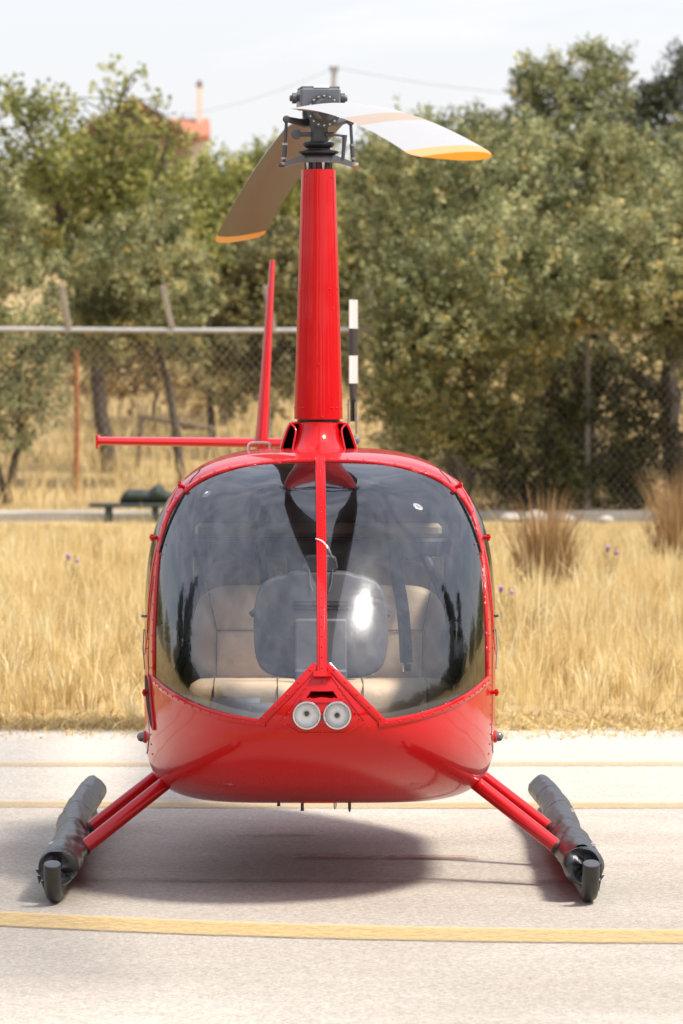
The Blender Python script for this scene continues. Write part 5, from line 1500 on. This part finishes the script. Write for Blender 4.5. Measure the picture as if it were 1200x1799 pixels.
for k in range(9):
    a_ = 2 * math.pi * k / 9 + .2
    mb = MB(); p = np.array([math.cos(a_) * .052, math.sin(a_) * .052, 0])
    tube(mb, [p + [0, 0, 2.785], p + [0, 0, 2.80], p + [0, 0, 2.822]], [.0055, .0055, .008], 8); mb.build('rod_end', M['steel'] if k % 2 else M['dgrey'], rh)

def blade(sgn, pitch, droop, label):
    """rotor blade from the grip outwards; sgn 1 = towards the photographer"""
    ax, le = bd * sgn, bl_ * sgn
    b_ = empty('main_rotor_blade'); b_.parent = heli; b_['label'] = label
    chord, R0, R1 = .255, .22, 5.03
    u = np.r_[0, .0125, .04, .1, .2, .35, .5, .7, .85, 1.0]
    th = .12 * chord * 5 * (.2969 * np.sqrt(u) - .126 * u - .3516 * u ** 2 + .2843 * u ** 3 - .1036 * u ** 4) / .6 * .62
    bands = [(R0, 2.85, 'bladetop'), (2.85, 3.45, 'bladetan'), (3.45, 4.80, 'bladetop'), (4.80, 5.03, 'bladetip')]
    cp_, sp_ = math.cos(pitch), math.sin(pitch)
    def section(r):
        f = (r - .25) / (R1 - .25)
        z = hub_c[2] + .012 - droop * (.52 * f + .48 * f * f)
        c = hub_c * np.array([1, 1, 0]) + ax * r + np.array([0, 0, z])
        k = np.interp(r, [R0, .45, .75, 4.93, 5.03], [.35, .55, 1.0, 1.0, .86])
        cw = chord * k
        xo = (.28 - u) * cw                                  # + towards the leading edge
        tw = np.interp(r, [R0, .5, 5], [1.6, 1.35, 1.0])
        up = c[None] + le[None] * (xo * cp_ - th * tw * k * sp_)[:, None] + np.array([0, 0, 1.0]) * (xo * sp_ + th * tw * k * cp_)[:, None]
        lo = c[None] + le[None] * (xo * cp_ + th * tw * k * sp_)[:, None] + np.array([0, 0, 1.0]) * (xo * sp_ - th * tw * k * cp_)[:, None]
        return up, lo
    n_ = len(u)
    for a0, a1, mm in bands:
        rr = np.linspace(a0, a1, max(4, int((a1 - a0) / .12)))
        mb = MB(); U, Lw = [], []
        for r in rr:
            up, lo = section(r); U.append(up); Lw.append(lo)
        if sgn > 0:
            loft(mb, U, 0, closed=False, caps=False); loft(mb, [q[::-1] for q in Lw], 1, closed=False, caps=False)
        else:
            loft(mb, U, 0, closed=False, caps=False); loft(mb, [q[::-1] for q in Lw], 1, closed=False, caps=False)
        for q, e in ((0, a0 == R0), (-1, a1 == R1)):
            if e: mb.add(np.vstack([U[q], Lw[q][::-1][1:-1]]), [tuple(range(2 * n_ - 2))], 0)
        nm = {'bladetop': 'blade_skin', 'bladetan': 'tan_band', 'bladetip': 'tip_cap'}[mm]
        mb.build(nm, [M[mm], M['bladetip'] if mm == 'bladetip' else M['bladebot']], b_, angle=60)
blade(1, R(1.0), .40, 'white rotor blade with tan band and orange tip reaching towards the camera')
blade(-1, R(-5.0), .40, 'rotor blade pointing away, showing its dark underside and orange tip')

# ================= tail
mb = MB(); secs = []
for u in np.linspace(0, 1, 22):
    y = .9 + (5.72 - .9) * u; r_ = .21 + (.075 - .21) * u ** .9; z = 1.24 + (1.56 - 1.24) * u
    aa_ = np.linspace(0, 2 * math.pi, 32, endpoint=False)
    secs.append(np.stack([r_ * np.cos(aa_), np.full(32, y), z + r_ * np.sin(aa_)], 1))
loft(mb, secs); mb.build('tail_boom', M['red'], heli, angle=50)
def airfoil_panel(mb, root, tip, chord_r, chord_t, th_r, th_t, cdir, tdir, k=14):
    """panel lofted from root to tip; cdir chord direction, tdir thickness direction"""
    root, tip, cdir, tdir = (np.array(v, float) for v in (root, tip, cdir, tdir))
    u = np.linspace(0, 1, 18)
    prof = (.2969 * np.sqrt(u) - .126 * u - .3516 * u ** 2 + .2843 * u ** 3 - .1036 * u ** 4); prof = prof / prof.max()
    secs = []
    for f in np.linspace(0, 1, k):
        c = root * (1 - f) + tip * f; ch = chord_r * (1 - f) + chord_t * f; th = (th_r * (1 - f) + th_t * f) / 2
        a_ = c + cdir * (u * ch)[:, None] + tdir * (prof * th)[:, None]
        b_ = c + cdir * (u * ch)[:, None] - tdir * (prof * th)[:, None]
        secs.append(np.vstack([a_, b_[::-1][1:-1]]))
    loft(mb, secs)
FX = -.235
mb = MB(); airfoil_panel(mb, (FX - .035, 5.50, 1.575), (FX + .02, 5.95, 2.55), .42, .24, .070, .032, (0, 1, 0), (1, 0, 0)); mb.build('upper_fin', M['red'], heli, angle=50)
mb = MB(); airfoil_panel(mb, (FX - .035, 5.50, 1.575), (FX - .01, 5.95, .95), .42, .24, .070, .032, (0, 1, 0), (1, 0, 0)); mb.build('lower_fin', M['red'], heli, angle=50)
mb = MB(); airfoil_panel(mb, (-.08, 5.52, 1.568), (-1.14, 5.60, 1.580), .34, .30, .056, .044, (0, 1, 0), (0, 0, 1)); stb = mb.build('stabiliser', M['red'], heli, angle=50)
mb = MB(); box(mb, (-1.145, 5.74, 1.575), (.012, .32, .075), bev=.004); mb.build('end_plate', M['red'], stb)
mb = MB(); lathe(mb, (-.06, 5.72, 1.565), (1, 0, 0), [(0, .07), (.05, .075), (.10, .05), (.20, .025), (.26, .022)], 20); mb.build('tail_gearbox', M['dgrey'], heli)
TRX, TRY, TRZ = .215, 5.90, 1.580
tr = empty('tail_rotor'); tr.parent = heli; tr.location = (TRX, TRY, TRZ)
mb = MB(); lathe(mb, (-.06, 0, 0), (1, 0, 0), [(0, .024), (.05, .028), (.09, .022), (.10, .008)], 16); mb.build('tail_hub', M['mgrey'], tr)
for s in (1, -1):
    for xo in (-.021, .021):
        mb = MB(); box(mb, (xo, 0, s * .125), (.008, .05, .19), bev=.003); mb.build('yoke_plate', M['mgrey'], tr)
        for zz in (.05, .115, .195):
            mb = MB(); lathe(mb, (xo, -.01, s * zz), (1 if xo > 0 else -1, 0, 0), [(0, .009), (.009, .009), (.011, .004)], 8); mb.build('yoke_bolt', M['steel'], tr)
    pit = R(22)
    cd_, td_ = (math.sin(pit), math.cos(pit), 0), (math.cos(pit), -math.sin(pit), 0)
    for z0, z1, c0, c1, mm, nm in ((.10, .205, .06, .06, 'trblack', 'blade_root'), (.205, .305, .07, .128, 'trblack', 'black_band'), (.305, .455, .128, .128, 'trwhite', 'white_band'), (.455, .60, .128, .128, 'trblack', 'black_band'), (.60, .755, .128, .126, 'trwhite', 'white_band')):
        mb = MB(); o0 = -np.array(cd_) * c0 * .35; o1 = -np.array(cd_) * c1 * .35
        airfoil_panel(mb, o0 + np.array([0, 0, s * z0]), o1 + np.array([0, 0, s * z1]), c0, c1, .019, .017, cd_, td_, 4); mb.build(nm, M[mm], tr, angle=50)

# ================= loose things in the cabin
def sheet(name, label, c, w, d, rz, tilt, cat='paper', group=None):
    k = 8; V = []
    for i in range(k):
        for j in range(k):
            x, y = (i / (k - 1) - .5) * w, (j / (k - 1) - .5) * d
            V.append((x, y, .0016 * math.sin(x * 30 + y * 17) + .004))
    V = np.array(V); F = [(i * k + j, (i + 1) * k + j, (i + 1) * k + j + 1, i * k + j + 1) for i in range(k - 1) for j in range(k - 1)]
    mb = MB(); mb.add(V, F)
    o = mb.build(name, M['paper'], angle=180)
    sl = o.modifiers.new('thickness', 'SOLIDIFY'); sl.thickness = .003
    o.location = c; o.rotation_euler = (tilt, 0, rz)
    return tag(o, label, cat, group)
sheet('paper_sheet', 'white printed sheet lying at the left inside the nose glass', (-.395, -1.90, .705), .18, .095, R(-4), R(60))
sheet('paper_sheet', 'folded white paper with a dark mark, nearest the lamp panel inside the glass', (-.295, -1.98, .70), .10, .075, R(6), R(62))
def bag(label, c, s):
    nu, nv = 22, 14; V = []
    for j in range(nv):
        ph = math.pi * j / (nv - 1)
        for i in range(nu):
            th = 2 * math.pi * i / nu
            p = np.array([math.sin(ph) * math.cos(th), math.sin(ph) * math.sin(th), math.cos(ph)])
            V.append(p * (1 + .25 * vnoise(p[None] * 3, 77)[0] + .12 * vnoise(p[None] * 9, 78)[0]) * np.array(s))
    mb = MB(); mb.add(V, [(j * nu + i, j * nu + (i + 1) % nu, (j + 1) * nu + (i + 1) % nu, (j + 1) * nu + i) for j in range(nv - 1) for i in range(nu)])
    o = mb.build('plastic_bag', M['bag'], angle=25); o.location = c
    return tag(o, label, 'bag')
bag('crumpled clear plastic bag beside the left front seat', (-.70, -.62, .86), (.055, .08, .10))
bag('crumpled clear plastic bag beside the right front seat', (.44, -.62, .86), (.05, .08, .11))
